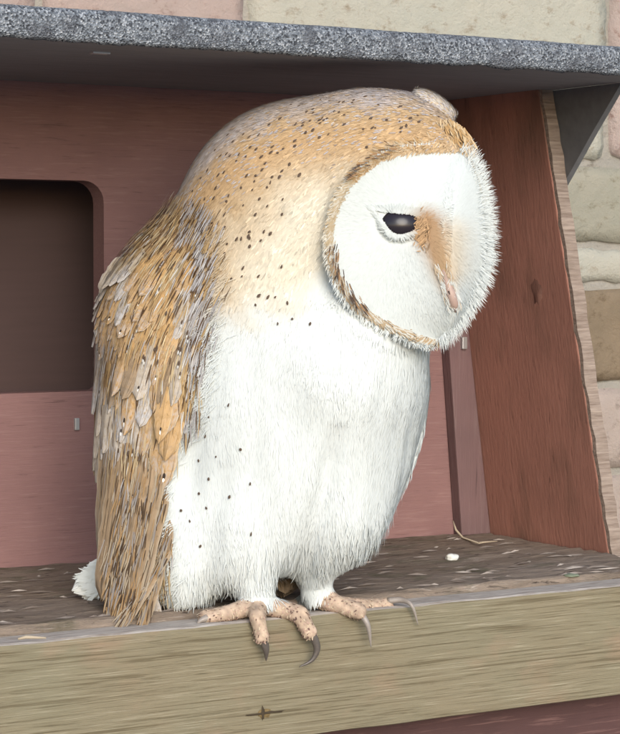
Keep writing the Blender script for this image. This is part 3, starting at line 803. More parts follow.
# --- ruff round the face
bl = Blades()
def along(rim, n, lo=0., hi=1.):
    t = rng.uniform(lo, hi, n)*(len(rim)-1); i = np.clip(t.astype(int), 0, len(rim)-2); u = (t-i)[:, None]
    return rim[i]*(1-u)+rim[i+1]*u, t/(len(rim)-1)
eye_c = np.array([412, 235, -100.])
q, tt = along(lr, 2800); N = len(q); off = rng.normal(0, 1, N)*np.interp(tt, [0, .3, .5, .62, 1], [4, 3.2, 1.7, 1.9, 2.2])
out = q[:, :2]-eye_c[:2]; out /= np.linalg.norm(out, axis=1)[:, None]
base = q.copy(); base[:, :2] += out*(off-2)[:, None]; base[:, 2] -= 2.5 - np.abs(off)*.8
tg = np.stack([-out[:, 1], out[:, 0]], 1)*np.where(out[:, 1] > 0, 1, 1)[:, None]
tg *= np.where(tg[:, 1] > 0, 1, -1)[:, None]; tg[tt < .22] = np.array([-.9, .25])
flow2 = out*rng.uniform(.15, .75, N)[:, None] + tg*rng.uniform(.4, 1.0, N)[:, None]
dr = flow2[:, :1]*CX - flow2[:, 1:]*CYv + rng.uniform(-.25, .1, N)[:, None]*CZ; dr /= np.linalg.norm(dr, axis=1)[:, None]
nr = np.tile(CZ, (N, 1)) + out[:, :1]*CX*.2
cst = np.tile(LBUFF, (N, 1)); u = rng.random(N)
top = (tt < .36); low = (tt > .55)
cst[top] = np.where((u[top] < .5)[:, None], np.array([.38, .245, .115]), np.array([.46, .36, .24]))
cst[top & (u < .05)] = np.array([.12, .06, .03])
mid = ~top & ~low; cst[mid] = np.where((u[mid] < .6)[:, None], np.array([.44, .35, .23]), np.array([.53, .48, .39]))
cst[low] = np.where((u[low] < .55)[:, None], np.array([.40, .30, .19]), np.array([.54, .52, .46]))
cst[low & (u < .05)] = np.array([.10, .08, .07])
bl.add(Pn(base), dr, nr, rng.uniform(4, 9, N)*U, rng.uniform(.4, .8, N)*U, cst*.95, cst, .1)
# dark barred strokes beside the lower ruff and along the upper edge
for (lo, hi, n_, sh) in ((.55, .77, 70, -5), (.20, .36, 44, 2)):
    q, tt = along(lr, n_, lo, hi); out = q[:, :2]-eye_c[:2]; out /= np.linalg.norm(out, axis=1)[:, None]
    q[:, :2] += out*(sh + rng.normal(0, 2.2, n_))[:, None]; q[:, 2] -= 9.5
    tg = np.stack([-out[:, 1], out[:, 0]], 1); tg *= np.where(tg[:, 1] > 0, 1, -1)[:, None]
    f2 = tg*.9 + out*.3; dr = f2[:, :1]*CX - f2[:, 1:]*CYv + .05*CZ; dr /= np.linalg.norm(dr, axis=1)[:, None]
    dk = np.where((rng.random(n_) < .5)[:, None], np.array([.07, .05, .04]), np.array([.28, .17, .09]))
    bl.add(Pn(q), dr, np.tile(CZ, (n_, 1)), rng.uniform(5, 10, n_)*U, rng.uniform(.3, .65, n_)*U, dk, dk, .1)
# white fringe standing out on the far rim
q, tt = along(rr, 5200, .02, .97); N = len(q); q[:, 2] += rng.normal(0, 6, N); inw = rng.uniform(0, 1, N)**2*8; q[:, 0] -= 3 + inw; q[:, 2] -= inw*1.1 + 1.5
out = q[:, :2]-np.array([425, 240]); out /= np.linalg.norm(out, axis=1)[:, None]
f2 = out + np.array([0, .25]) + rng.normal(0, .22, (N, 2))
dr = f2[:, :1]*CX - f2[:, 1:]*CYv + rng.normal(0, .35, N)[:, None]*CZ; dr /= np.linalg.norm(dr, axis=1)[:, None]
long_ = np.where(rng.random(N) < .3, rng.uniform(8, 16, N), rng.uniform(3, 8, N))
bl.add(Pn(q), dr, np.tile(CZ, (N, 1)), long_*U, rng.uniform(.12, .23, N)*U, np.tile(WHITE, (N, 1)), np.tile(WHITE, (N, 1)), .1)
# golden brow at the top of the far side and the tuft on the crown
N = 1500; q = np.stack([rng.uniform(425, 472, N), rng.uniform(118, 152, N), rng.uniform(-62, -20, N)], 1)
q = q[(q[:, 1] > np.interp(q[:, 0], [425, 450, 465, 472], [122, 118, 128, 140]))]; N = len(q)
f2 = np.stack([rng.normal(.35, .3, N), rng.normal(.9, .2, N)], 1); dr = f2[:, :1]*CX - f2[:, 1:]*CYv; dr /= np.linalg.norm(dr, axis=1)[:, None]
cst = np.where((rng.random(N) < .5)[:, None], np.array([.43, .275, .13]), np.array([.55, .42, .26])); bl.add(Pn(q), dr, np.tile(CZ, (N, 1)), rng.uniform(6, 12, N)*U, rng.uniform(.4, .9, N)*U, cst*.9, cst, .1)
N = 4200; sp_ = rng.normal(size=(N, 3)); sp_ /= np.linalg.norm(sp_, axis=1)[:, None]
ca, sa = math.cos(.62), math.sin(.62); e3 = sp_*np.array([24, 9.5, 17]); q = np.stack([e3[:, 0]*ca-e3[:, 1]*sa+436, e3[:, 0]*sa+e3[:, 1]*ca+105, e3[:, 2]-14], 1)
n3 = sp_/np.array([24, 9.5, 17]); n3 /= np.linalg.norm(n3, axis=1)[:, None]; nw = (n3[:, 0]*ca-n3[:, 1]*sa)[:, None]*CX - (n3[:, 0]*sa+n3[:, 1]*ca)[:, None]*CYv - n3[:, 2:]*CZ
dr = tangent(rng.normal(-.85, .2, N)[:, None]*CX + rng.normal(.3, .25, N)[:, None]*CYv, nw) + nw*.12; dr /= np.linalg.norm(dr, axis=1)[:, None]
u = rng.random(N); cst = np.where((u < .3)[:, None], GREY*1.15, np.where((u < .5)[:, None], np.array([.45, .33, .2]), np.array([.56, .50, .42])))
bl.add(Pn(q), dr, nw, rng.uniform(4, 8, N)*U, rng.uniform(.4, .8, N)*U, cst*.95, cst, .1)
w, n = sample(60000); p, face, wing_m, toes, back = masks(w, n); x, y, d = p.T; ty = np.interp(x, TOPX, TOPY)
k = (y - ty < 60 + rng.normal(0, 14, len(x))) & (y < 250) & ~face & (x < 470) & (rng.random(len(x)) < .42); w, n, p = w[k], n[k], p[k]; x, y, d = p.T; N = len(x)
flow = rng.normal(-.9, .2, N)[:, None]*CX - rng.uniform(.2, .8, N)[:, None]*CYv; t = tangent(flow, n); dr = t + n*.05; dr /= np.linalg.norm(dr, axis=1)[:, None]
u = rng.random(N); cst = np.where((u < .12)[:, None], np.array([.52, .50, .49]), np.where((u < .30)[:, None], np.array([.27, .225, .20]), np.where((u < .75)[:, None], GREY, np.array([.47, .32, .17]))))
bl.add(w + n*(rng.uniform(.6, 1.6, N)*U)[:, None], dr, n, rng.uniform(3, 6.5, N)*U, rng.uniform(.35, .75, N)*U, cst, cst, .05)
w, n = sample(70000); p, face, wing_m, toes, back = masks(w, n); x, y, d = p.T; cc = shade(w, n); k = (cc[:, 0]-cc[:, 2] > .10) & (y < 330) & ~face & ~wing_m & ~toes; w, n, p, cc = w[k], n[k], p[k], cc[k]; x, y, d = p.T; N = len(x)
fx = np.interp(y, [90, 200, 300], [-1.0, -.75, -.35]); flow = (fx + rng.normal(0, .25, N))[:, None]*CX - np.interp(y, [90, 160, 300], [.25, .8, 1])[:, None]*CYv; t = tangent(flow, n); dr = t + n*rng.uniform(.02, .09, N)[:, None]; dr /= np.linalg.norm(dr, axis=1)[:, None]
cst = np.clip(cc*(1 + rng.normal(0, .14, N))[:, None], 0, .85)
bl.add(w + n*(rng.uniform(.2, 1.0, N)*U)[:, None], dr, n, rng.uniform(5, 10, N)*U, rng.uniform(.5, 1.1, N)*U, cst, cst, .08)
bl.build('facial_ruff', M['down'], body)

# --- dark drop-shaped speckles
def crop(pts, ox, oy, s): return [(ox+a/s, oy+b/s) for a, b in pts]
SP = crop([(345,172),(388,148),(430,95),(460,100),(515,70),(545,75),(570,148),(540,155),(597,120),(515,112),(490,122),(448,170),(475,175),(575,210),(540,222),(515,193),(487,203),(445,235),(445,255),(305,212),(268,220),(185,212),(205,238),(245,210),(135,272),(155,295),(180,285),(193,293),(228,288),(255,296),(218,312),(272,260),(295,267),(315,297),(358,258),(352,280),(378,282),(400,265),(330,322),(318,347),(424,326),(463,367),(395,352),(385,375),(357,375),(350,397),(337,415),(293,370),(288,392),(258,370),(280,425),(237,417),(170,357),(148,368),(105,350),(80,380),(138,418),(48,430),(95,460),(130,457),(188,448),(180,470),(245,485),(308,460),(338,488),(398,462),(172,520),(292,520),(125,555),(173,573),(270,587),(265,605),(325,587),(350,595),(237,615),(50,485),(395,520)], 180, 80, 3.875)
SP += crop([(313,337),(338,347),(404,320),(390,355),(392,368),(434,358),(415,373),(392,385),(365,370),(345,380),(340,400),(330,412),(378,430),(376,447),(410,447),(354,452),(458,427),(300,422),(411,487),(445,490),(430,490),(404,506),(470,502),(450,545),(480,535),(517,545),(305,592)], 60, 60, 2.067)
SP += crop([(305,35),(303,117),(307,180),(300,220),(286,270),(307,308),(287,338),(350,345),(250,373),(302,368),(395,422),(290,447),(373,247),(348,155),(322,262),(393,318),(268,395)], 60, 330, 2.067)
SP += [(388, 535)] + crop([(48,258),(15,305),(55,300),(118,265),(30,385),(350,213),(368,238),(325,175),(348,250),(205,290),(180,318)], 360, 60, 4.43)
SP += [(random.uniform(300, 420), random.uniform(96, 130)) for _ in range(26)]
vs = []; fs = []
for (px, py) in SP:
    r = ray(px, py); h, nn, _, _ = bvh.ray_cast(CAM, r.normalized())
    if h is None: continue
    h = h - r.normalized()*U*2.6 + nn*U*.6
    pn = inv(np.array([h]))[0]
    low = py > 330
    fl = Vector(CX)*(-.5 if py < 300 else -.1) - Vector(CYv)*.8 + Vector(CX)*random.uniform(-.4, .4)
    t = (fl - nn*fl.dot(nn)).normalized(); s = t.cross(nn).normalized()
    L = random.uniform(1.2, 2.7)*U*(.9 if low else 1); wd2 = random.uniform(.8, 1.55)*U
    b = len(vs)
    for k in range(8):
        a = 2*math.pi*k/8; g_ = 1.0 if math.cos(a) < 0 else 1.0; ww = wd2*(1-.35*max(0, -math.cos(a)))
        vs.append(h + t*math.cos(a)*L + s*math.sin(a)*ww - nn*U*.6)
    vs.append(h + nn*U*.25)
    fs += [(b+k, b+(k+1) % 8, b+8) for k in range(8)]
m = NT('speckle', .7, .2); m.color(m.mix(m.noise(m.coord((1, 1, 1)), 700), (.05, .034, .025), (.12, .08, .055))); M['speckle'] = m.m
o = mesh_obj('dark_speckles', vs, fs, M['speckle'], None, True); own(o, body); o['kind'] = 'stuff'

# --- eye, lid, beak
def px_ell(name, c, r, mat, rot=0.0, parent=None, seg=32):
    bm = bmesh.new(); g = bmesh.ops.create_uvsphere(bm, u_segments=seg, v_segments=seg//2, radius=1)['verts']
    a = np.array([v.co[:] for v in g])*np.array(r); ca, sa = math.cos(rot), math.sin(rot)
    b = np.stack([a[:, 0]*ca-a[:, 1]*sa+c[0], a[:, 0]*sa+a[:, 1]*ca+c[1], a[:, 2]+c[2]], 1)
    for v, q in zip(g, Pn(b)): v.co = q
    bmesh.ops.recalc_face_normals(bm, faces=list(bm.faces))
    return own(bm_obj(name, bm, mat, None, True), parent)
m = NT('eye_dark', .24, .38); m.color((.016, .012, .016)); M['eye'] = m.m
m = NT('lid', .8, .1); m.color((.62, .62, .58)); M['lid'] = m.m
m = NT('pale_fleck', .8, .1); m.color((.46, .45, .42)); M['pale_fleck'] = m.m
m = NT('lid_dark', .7, .2); m.color((.05, .035, .03)); M['lid_dark'] = m.m
m = NT('beak', .45, .4); m.color(m.mix(m.noise(m.coord((1, 1, 1)), 260), (.33, .225, .185), (.42, .30, .245))); M['beak'] = m.m
h, _, _, _ = bvh.ray_cast(CAM, ray(398, 223).normalized()); de = inv(np.array([h]))[0][2]
EC = np.array([399., 224.5]); ER = (22., 17., 14.)
eye = px_ell('eye', (EC[0], EC[1], de+6.5), ER, M['eye'], 0.0)
ALM = [(375, 210.5), (383, 212), (392, 213), (403, 214), (413, 215.5), (419, 220.5), (418, 227), (411, 231.5), (402, 234), (394, 233), (388, 227.5), (382, 219)]
al = curve([(a, b, 0) for a, b in ALM] + [(ALM[0][0], ALM[0][1], 0)], 61)[:-1]
def eye_d(x, y):
    q = 1-((x-EC[0])/ER[0])**2-((y-EC[1])/ER[1])**2; return de+6.5-ER[2]*math.sqrt(max(q, .0))
rings = []
for f_, lift in ((1.0, 1.0), (1.06, 1.5), (1.2, .8), (1.42, -.6), (1.75, -2.8)):
    rg_ = []
    for q in al:
        v2 = EC + (q[:2]-EC)*f_; h2, _, _, _ = bvh.ray_cast(CAM, ray(*v2).normalized()); dsurf = inv(np.array([h2]))[0][2]
        ds = min(dsurf, eye_d(*v2)) if f_ < 1.5 else dsurf
        rg_.append((v2[0], v2[1], ds-lift))
    rings.append(rg_)
nA = len(al); flat = Pn(np.array([q for r_ in rings for q in r_]))
lf = [(a*nA+k, a*nA+(k+1) % nA, (a+1)*nA+(k+1) % nA, (a+1)*nA+k) for a in range(4) for k in range(nA)]
lids = mesh_obj('eyelids', flat, lf, M['skin'], None, True); own(lids, eye)
lw = np.array(flat); lc = shade(lw, np.tile(CZ, (len(lw), 1))); lc[:nA] = np.array([.10, .07, .06])
up_ = np.array([1 if q[1] < 217 else 0 for q in rings[1]]); lc[nA:2*nA] = np.where(up_[:, None] > 0, np.array([.20, .16, .14]), lc[nA:2*nA])
lat = lids.data.color_attributes.new('tint', 'FLOAT_COLOR', 'POINT'); lat.data.foreach_set('color', np.c_[lc, np.ones(len(lc))].ravel().astype(np.float32))
bl = Blades(); N = 2300; kk_ = rng.integers(0, nA, N); fr = rng.uniform(.35, 3.6, N); ia = np.minimum(fr.astype(int), 3); uf = (fr-ia)[:, None]
ra = np.array(rings); qq = ra[ia, kk_]*(1-uf) + ra[ia+1, kk_]*uf; qq[:, :2] += rng.normal(0, .5, (N, 2)); qq[:, 2] -= .3
o2 = qq[:, :2]-EC; o2 /= np.linalg.norm(o2, axis=1)[:, None]; o2 += rng.normal(0, .15, (N, 2))
dr = o2[:, :1]*CX - o2[:, 1:]*CYv + rng.uniform(-.05, .22, N)[:, None]*CZ; dr /= np.linalg.norm(dr, axis=1)[:, None]
ww = Pn(qq); c_ = shade(ww, np.tile(CZ, (N, 1)))*(1+rng.normal(0, .05, N))[:, None]
bl.add(ww, dr, np.tile(CZ, (N, 1)), rng.uniform(3, 6.5, N)*U, rng.uniform(.3, .5, N)*U, c_, c_, .05)
# brown bristles crossing the inner corner
N = 260; q = np.stack([rng.normal(423, 3.5, N), rng.normal(227, 7, N), np.zeros(N)], 1)
for r_ in q:
    h_, _, _, _ = bvh.ray_cast(CAM, ray(r_[0], r_[1]).normalized()); r_[2] = min(inv(np.array([h_]))[0][2], eye_d(r_[0], r_[1])) - 2.2
f2 = np.stack([rng.normal(-.35, .35, N), rng.normal(.8, .3, N)], 1); dr = f2[:, :1]*CX - f2[:, 1:]*CYv; dr /= np.linalg.norm(dr, axis=1)[:, None]
c_ = np.array([.33, .21, .115])*(1+rng.normal(0, .3, N))[:, None]
bl.add(Pn(q), dr, np.tile(CZ, (N, 1)), rng.uniform(4, 9, N)*U, rng.uniform(.3, .6, N)*U, c_, c_*1.15, .1)
bl.build('eyelid_down', M['down'], eye)
def SD(px, py, dd):
    h_, _, _, _ = bvh.ray_cast(CAM, ray(px, py).normalized()); return P(px, py, inv(np.array([h_]))[0][2]+dd)
hb = [SD(442, 266, 2), SD(447, 281, 1), SD(451, 294, -.5), SD(454, 304, -1.5), SD(455.5, 312, 0)]
beak = own(tube(hb, [2*U, 3.5*U, 4.6*U, 4.4*U, 1.3*U], 'beak', M['beak'], 14))
own(tube([SD(448.5, 291, -4.6), SD(450, 294.5, -4.6)], [.7*U, .5*U], 'nostril', M['lid_dark']), beak)
bl = Blades(); N = 220; tt = rng.random(N); sd_ = np.where(rng.random(N) < .5, -1, 1)
q = np.stack([441+tt*13+sd_*rng.uniform(3.5, 8, N), 262+tt*44, np.zeros(N)], 1)
for r_ in q:
    h_, _, _, _ = bvh.ray_cast(CAM, ray(r_[0], r_[1]).normalized()); r_[2] = inv(np.array([h_]))[0][2] - 2 if h_ is not None else -100
f2 = np.stack([rng.normal(.28, .2, N) - sd_*.22, rng.normal(.9, .15, N)], 1); dr = f2[:, :1]*CX - f2[:, 1:]*CYv + .12*CZ; dr /= np.linalg.norm(dr, axis=1)[:, None]
c_ = np.where((rng.random(N) < .2+.6*(tt < .3))[:, None], np.array([.46, .36, .25]), np.array([.56, .57, .54]))
bl.add(Pn(q), dr, np.tile(CZ, (N, 1)), rng.uniform(5, 11, N)*U, rng.uniform(.2, .4, N)*U, c_, c_, .1); bl.build('beak_bristles', M['down'], beak)

# --- claws
m = NT('claw_horn', .35, .5); m.color(m.mix(m.noise(m.coord((1, 1, 1)), 500), (.05, .04, .035), (.12, .10, .085))); M['claw'] = m.m
m = NT('claw_pale', .4, .5); m.color(m.mix(m.noise(m.coord((1, 1, 1)), 500), (.20, .17, .15), (.31, .27, .235))); M['claw_pale'] = m.m
def claw(pts, r, mat):
    c = curve(np.array([p[:] for p in pts]), 14); t = np.linspace(0, 1, 14)
    own(tube([Vector(p) for p in c], [(r*(1-k**1.3)+.3)*U for k in t], 'claw', mat, 10))
claw([T(263, 640, YL-.008), T(266, 650, YL-.0085), T(266, 661, YL-.006)], 4.5, M['claw'])
claw([T(312, 634, YL-.009), T(317, 648, YL-.010), T(312, 660, YL-.009), T(299, 667, YL-.007)], 4.2, M['claw'])
claw([T(361, 614, YL-.006), T(368, 626, YL-.010), T(371, 647, YL-.008)], 3.3, M['claw_pale'])
claw([T(388, 601, YT-.002), T(402, 600, YT-.008), T(412, 606, YL-.005), T(418, 625, YL-.004)], 3.2, M['claw_pale'])
claw([T(207, 618, YT+.001), T(200, 621, YT+.001), T(196, 626, YT+.002)], 3.5, M['claw_pale'])
# bristles and scales on the toes
bl = Blades(); w, n = sample(60000); p, face, wing, toes, back = masks(w, n); x, y, d = p.T; k = toes; w, n = w[k], n[k]
if len(w):
    fl = rng.normal(0, .5, len(w))[:, None]*CX - CYv[None, :]*.7; t = tangent(fl, n); dr = t + n*.35; dr /= np.linalg.norm(dr, axis=1)[:, None]
    u = rng.random(len(w)); c_ = np.where((u < .16)[:, None], np.array([.14, .09, .075]), np.where((u < .55)[:, None], np.array([.50, .40, .29]), np.array([.40, .28, .22])))
    bl.add(w-n*U*.5, dr, n, rng.uniform(2, 5, len(w))*U, rng.uniform(.5, 1.1, len(w))*U, c_, c_, .1)
    bl.build('toe_bristles', M['down'], body)

# --- wing: shell cut from the trunk's flank, with feathers laid over it
pv = inv(V); fmask = None
tp, tface, twing, ttoes, tback = masks(V, VN)
wt = TR[twing[TR].all(1) & (pv[TR][:, :, 1].max(1) < 612)]
ids = np.unique(wt); re = {a: i for i, a in enumerate(ids)}
m = NT('wing_shell', .85, .1); m.color(m.mix(m.noise(m.coord((1, 1, 1)), 120, 5), (.42, .26, .12), (.26, .18, .12))); M['wing_shell'] = m.m
wing_o = mesh_obj('wing', V[ids] + VN[ids]*U*2.2, [tuple(re[a] for a in t) for t in wt], M['wing_shell'], None, True); own(wing_o)
sm = wing_o.modifiers.new('thick', 'SOLIDIFY'); sm.thickness = U*4; sm.offset = -1

def feather_mat(name, base, grey, gamt, edge, spots=True, streak=.75):
    m = NT(name, .75, .15); tc = m.n('ShaderNodeTexCoord'); sep = m.n('ShaderNodeSeparateXYZ'); m.l(tc.outputs['UV'], sep.inputs[0])
    uu, vv = sep.outputs[0], sep.outputs[1]; oi = m.n('ShaderNodeObjectInfo'); rnd = oi.outputs['Random']
    mp = m.n('ShaderNodeMapping'); m.l(tc.outputs['UV'], mp.inputs[0]); mp.inputs['Scale'].default_value = (11, 1.6, 1)
    cmb = m.n('ShaderNodeCombineXYZ'); m.l(m.math('MULTIPLY', rnd, 50.), cmb.inputs[0]); m.l(m.math('MULTIPLY', rnd, 31.), cmb.inputs[1]); m.l(cmb.outputs[0], mp.inputs['Location'])
    barb = m.noise(mp.outputs[0], 1.0, 4, .6)
    mp2 = m.n('ShaderNodeMapping'); m.l(tc.outputs['UV'], mp2.inputs[0]); mp2.inputs['Scale'].default_value = (7, 14, 1); m.l(cmb.outputs[0], mp2.inputs['Location'])
    verm = m.noise(mp2.outputs[0], 1.0, 5, .7, .6)
    c = m.mix(m.ramp(rnd, [(0, 0.), (1, 1.)]), base, tuple(min(1, q*1.15) for q in base))
    g1 = m.ramp(verm, [(.40, 0.), (.60, 1.)])
    gz = m.ramp(vv, [(.35, 0.), (.8, gamt)])
    gfac = m.math('MULTIPLY', g1, gz)
    r2 = m.math('FRACT', m.math('MULTIPLY', rnd, 7.31))
    gfac = m.math('MULTIPLY', gfac, m.ramp(r2, [(.2, .25), (.6, 1.)]))
    c = m.mix(gfac, c, grey)
    c = m.mix(m.math('MULTIPLY', m.ramp(barb, [(.36, 1.), (.45, 0.)]), streak), c, tuple(q*.28 for q in base))
    c = m.mix(m.math('MULTIPLY', m.ramp(verm, [(.34, 1.), (.43, 0.)]), .5), c, tuple(q*.4 for q in base))
    du = m.math('ABSOLUTE', m.math('SUBTRACT', uu, .5))
    c = m.mix(m.math('MULTIPLY', m.ramp(du, [(.012, 1.), (.035, 0.)]), .5), c, tuple(q*.4 for q in base))
    c = m.mix(m.math('MULTIPLY', m.ramp(du, [(.40, 0.), (.5, 1.)]), .55), c, edge)
    bars = m.math('SINE', m.math('ADD', m.math('MULTIPLY', vv, 34.0), m.math('MULTIPLY', verm, 9.0)))
    c = m.mix(m.math('MULTIPLY', m.ramp(bars, [(.45, 0.), (.9, 1.)]), .2), c, tuple(q*.42 for q in base))
    if spots:
        def dotf(v0, ru, rv):
            a = m.math('DIVIDE', m.math('SUBTRACT', uu, m.math('ADD', .35, m.math('MULTIPLY', rnd, .3))), ru*.55); b = m.math('DIVIDE', m.math('SUBTRACT', vv, v0), rv)
            q = m.math('ADD', m.math('MULTIPLY', a, a), m.math('MULTIPLY', b, b)); return m.ramp(q, [(.8, 1.), (1.1, 0.)])
        on = m.ramp(m.math('FRACT', m.math('MULTIPLY', rnd, 13.7)), [(.66, 0.), (.7, 1.)])
        c = m.mix(m.math('MULTIPLY', dotf(.83, .12, .034), on), c, (.035, .025, .02))
        c = m.mix(m.math('MULTIPLY', dotf(.875, .10, .026), on), c, (.78, .76, .72))
    m.color(c); m.bump(barb, .4, .0006)
    return m.m
M['f_gold'] = feather_mat('golden_covert', (.42, .265, .12), (.37, .34, .325), .85, (.52, .42, .28))
M['f_grey'] = feather_mat('grey_covert', (.39, .325, .25), (.44, .425, .43), 1.2, (.54, .51, .47))
M['f_long'] = feather_mat('long_flight_feather', (.275, .195, .12), (.21, .185, .16), .9, (.40, .345, .26), False, 1.0)
M['f_white'] = feather_mat('white_tail_feather', (.62, .63, .60), (.54, .54, .52), .5, (.64, .65, .62), False, .25)
def feather_mesh(name, ratio, point, mat, camber=.12, bend=.10, notch=0):
    nu, nv = 8, 14; camber *= .5; vs, fs, uv = [], [], []
    for j in range(nv+1):
        t = j/nv; wv = ratio*.5*min(1, (t/.18)**.6 if t < .18 else 1)*(1-max(0, (t-point)/(1-point))**2.2)**.5 if t < 1 else 0.0001
        wv = max(wv, ratio*.04)
        for i in range(nu+1):
            s = i/nu*2-1; rag = 0
            if abs(s) == 1: rag = random.uniform(-.06, .02)*ratio
            vs.append((s*(wv+rag*(t > .2)), t + (random.uniform(-.015, .015) if t > .85 else 0), -camber*ratio*s*s - bend*t*t + .012*(1-abs(s))*(abs(s) < .2)))
            uv.append((i/nu, t))
    for j in range(nv):
        for i in range(nu):
            k = j*(nu+1)+i; fs.append((k, k+1, k+nu+2, k+nu+1))
    me = bpy.data.meshes.new(name); me.from_pydata(vs, [], fs); me.update()
    ul = me.uv_layers.new(name='UVMap')
    for l in me.loops: ul.data[l.index].uv = uv[l.vertex_index]
    me.polygons.foreach_set('use_smooth', [True]*len(me.polygons)); me.materials.append(mat); return me
COV = [feather_mesh('feather', random.uniform(.38, .5), random.uniform(.45, .6), M['f_gold'], .14, random.uniform(.03, .12)) for _ in range(5)]
GRY = [feather_mesh('feather', random.uniform(.38, .5), random.uniform(.4, .6), M['f_grey'], .14, random.uniform(.03, .12)) for _ in range(5)]
LNG = [feather_mesh('feather', random.uniform(.16, .20), random.uniform(.6, .75), M['f_long'], .2, random.uniform(.0, .06)) for _ in range(4)]
MID = [feather_mesh('feather', random.uniform(.24, .32), random.uniform(.5, .65), M[('f_long', 'f_gold', 'f_grey', 'f_gold')[k]], .18, random.uniform(.02, .08)) for k in range(4)]
MIDG = [feather_mesh('feather', random.uniform(.24, .32), random.uniform(.5, .65), M['f_grey'], .18, random.uniform(.02, .08)) for k in range(3)]
TAIL = [feather_mesh('feather', .34, .55, M['f_white'], .12, .04) for _ in range(2)]
def put(me, pos, direc, nrm, L, parent):
    y_ = direc.normalized(); z_ = (nrm - y_*nrm.dot(y_)).normalized(); x_ = y_.cross(z_)
    o = bpy.data.objects.new('feather', me); col.objects.link(o); o.parent = parent
    mt = Matrix((x_, y_, z_)).transposed().to_4x4(); mt = Matrix.Translation(pos) @ mt @ Matrix.Scale(L, 4)
    o.matrix_parent_inverse = Matrix.Identity(4)
    o.matrix_basis = PINV[owl.name].inverted() @ Matrix.Identity(4) @ PINV[owl.name] @ mt if False else mt
    return o
# local space of wing equals world coordinates (the wing's own parent inverse cancels the owl's offset)
cand = wt[rng.choice(len(wt), 9000)]; cw = V[cand].mean(1); cn = VN[cand].mean(1); cp = inv(cw); facing = cn @ CMn[:, 2]
order = np.argsort(-cp[:, 1]); used = []
for k in order:                                     # lowest first, upper rows overlap lower ones
    pp = cp[k]; X, Yp, D = pp
    if Yp < 222 or Yp > 560: continue
    if facing[k] > 0 and X > np.interp(Yp, [215, 255, 300, 365, 425, 455, 500, 560], [196, 200, 197, 186, 168, 146, 140, 146]): continue
    gap = np.interp(Yp, [220, 300, 420, 560], [10.5, 12, 15, 20])*(1 if facing[k] > -.15 else 1.9)
    q = cw[k]/U
    if any((q[0]-b[0])**2 + (q[1]-b[1])**2 + (q[2]-b[2])**2 < gap*gap for b in used): continue
    if len(used) > 275: break
    used.append(q)
    nn = Vector(cn[k]).normalized()
    lean = np.interp(Yp, [220, 300, 380, 560], [-.55, -.42, -.12, .05]) + random.uniform(-.12, .12)
    fl = Vector(CX)*lean - Vector(CYv); t = (fl - nn*fl.dot(nn)).normalized()
    L = np.interp(Yp, [220, 300, 380, 450, 560], [36, 54, 74, 92, 76])*random.uniform(.85, 1.2)
    L = min(L, 622 - Yp if D > -60 else 636-Yp)
    greyish = vnoise(np.array([cw[k]]), 130, 33)[0] + (.35 if X < 125 else 0) + (.5 if X > 182 else 0) - (.4 if 150 < X < 182 else 0) + random.uniform(-.2, .2) > .12
    if Yp < 330: me = random.choice(GRY if greyish else COV); L = min(L, 42)
    elif Yp < 400: me = random.choice(MIDG if greyish else MID)
    else: me = random.choice((MIDG if greyish else MID) if Yp < 470 else MID+LNG)
    zoff = np.interp(Yp, [220, 560], [5.6, 3.2])
    put(me, Vector(cw[k]) + nn*U*zoff, (t + nn*random.uniform(.02, .10)), nn, L*U, wing_o)
# loose barbs and streaks over the wing
bl = Blades(); w, n = sample(160000); p, face, wing_m, toes, back = masks(w, n); pj = p.copy(); pj[:, :2] += rng.normal(0, 7, (len(p), 2)) + np.array([0, 6]); k = (inpoly(pj, WING) | (wing_m & back)) & (p[:, 1] < 590) & (p[:, 1] > 190); w, n, p = w[k], n[k], p[k]; x, y, d = p.T; N = len(w)
lean = np.interp(y, [215, 300, 380, 560], [-.55, -.42, -.12, .02]) + rng.normal(0, .10, N)
t = tangent(lean[:, None]*CX - CYv[None, :], n); dr = t + n*rng.uniform(.0, .10, N)[:, None]; dr /= np.linalg.norm(dr, axis=1)[:, None]
s1 = vnoise(w, 420, 11)*.8 + np.interp(x, [95, 120, 145, 180, 190, 205], [.55, .25, -.35, -.3, .35, .45]) + rng.normal(0, .15, N); u = rng.random(N)
sel = u < np.interp(y, [215, 240, 300, 420, 560], [.42, .38, .20, .18, .20]) + .5*(x > np.interp(y, [215, 255, 300, 365, 425, 455, 500, 560], [196, 200, 197, 186, 168, 146, 140, 146]))
cst = np.where((s1 > .25)[:, None], np.array([.41, .39, .385]), np.where((s1 > -.35)[:, None], np.array([.42, .285, .14]), np.array([.47, .37, .225])))
cst = cst*(1+rng.normal(0, .15, N))[:, None]; dk = rng.random(N) < .26; cst[dk] = np.array([.10, .06, .035]); wt_ = rng.random(N) < .06; cst[wt_] = np.array([.56, .54, .50])
off = rng.uniform(2, 9, N)
L = np.interp(y, [215, 300, 420, 560], [12, 16, 24, 24])*rng.uniform(.6, 1.2, N)
bl.add((w + n*(off*U)[:, None])[sel], dr[sel], n[sel], L[sel]*U, (rng.uniform(.35, .7, N)*U)[sel], cst[sel]*.9, np.clip(cst[sel], 0, .85), .1)
bl.build('wing_barbs', M['down'], wing_o)
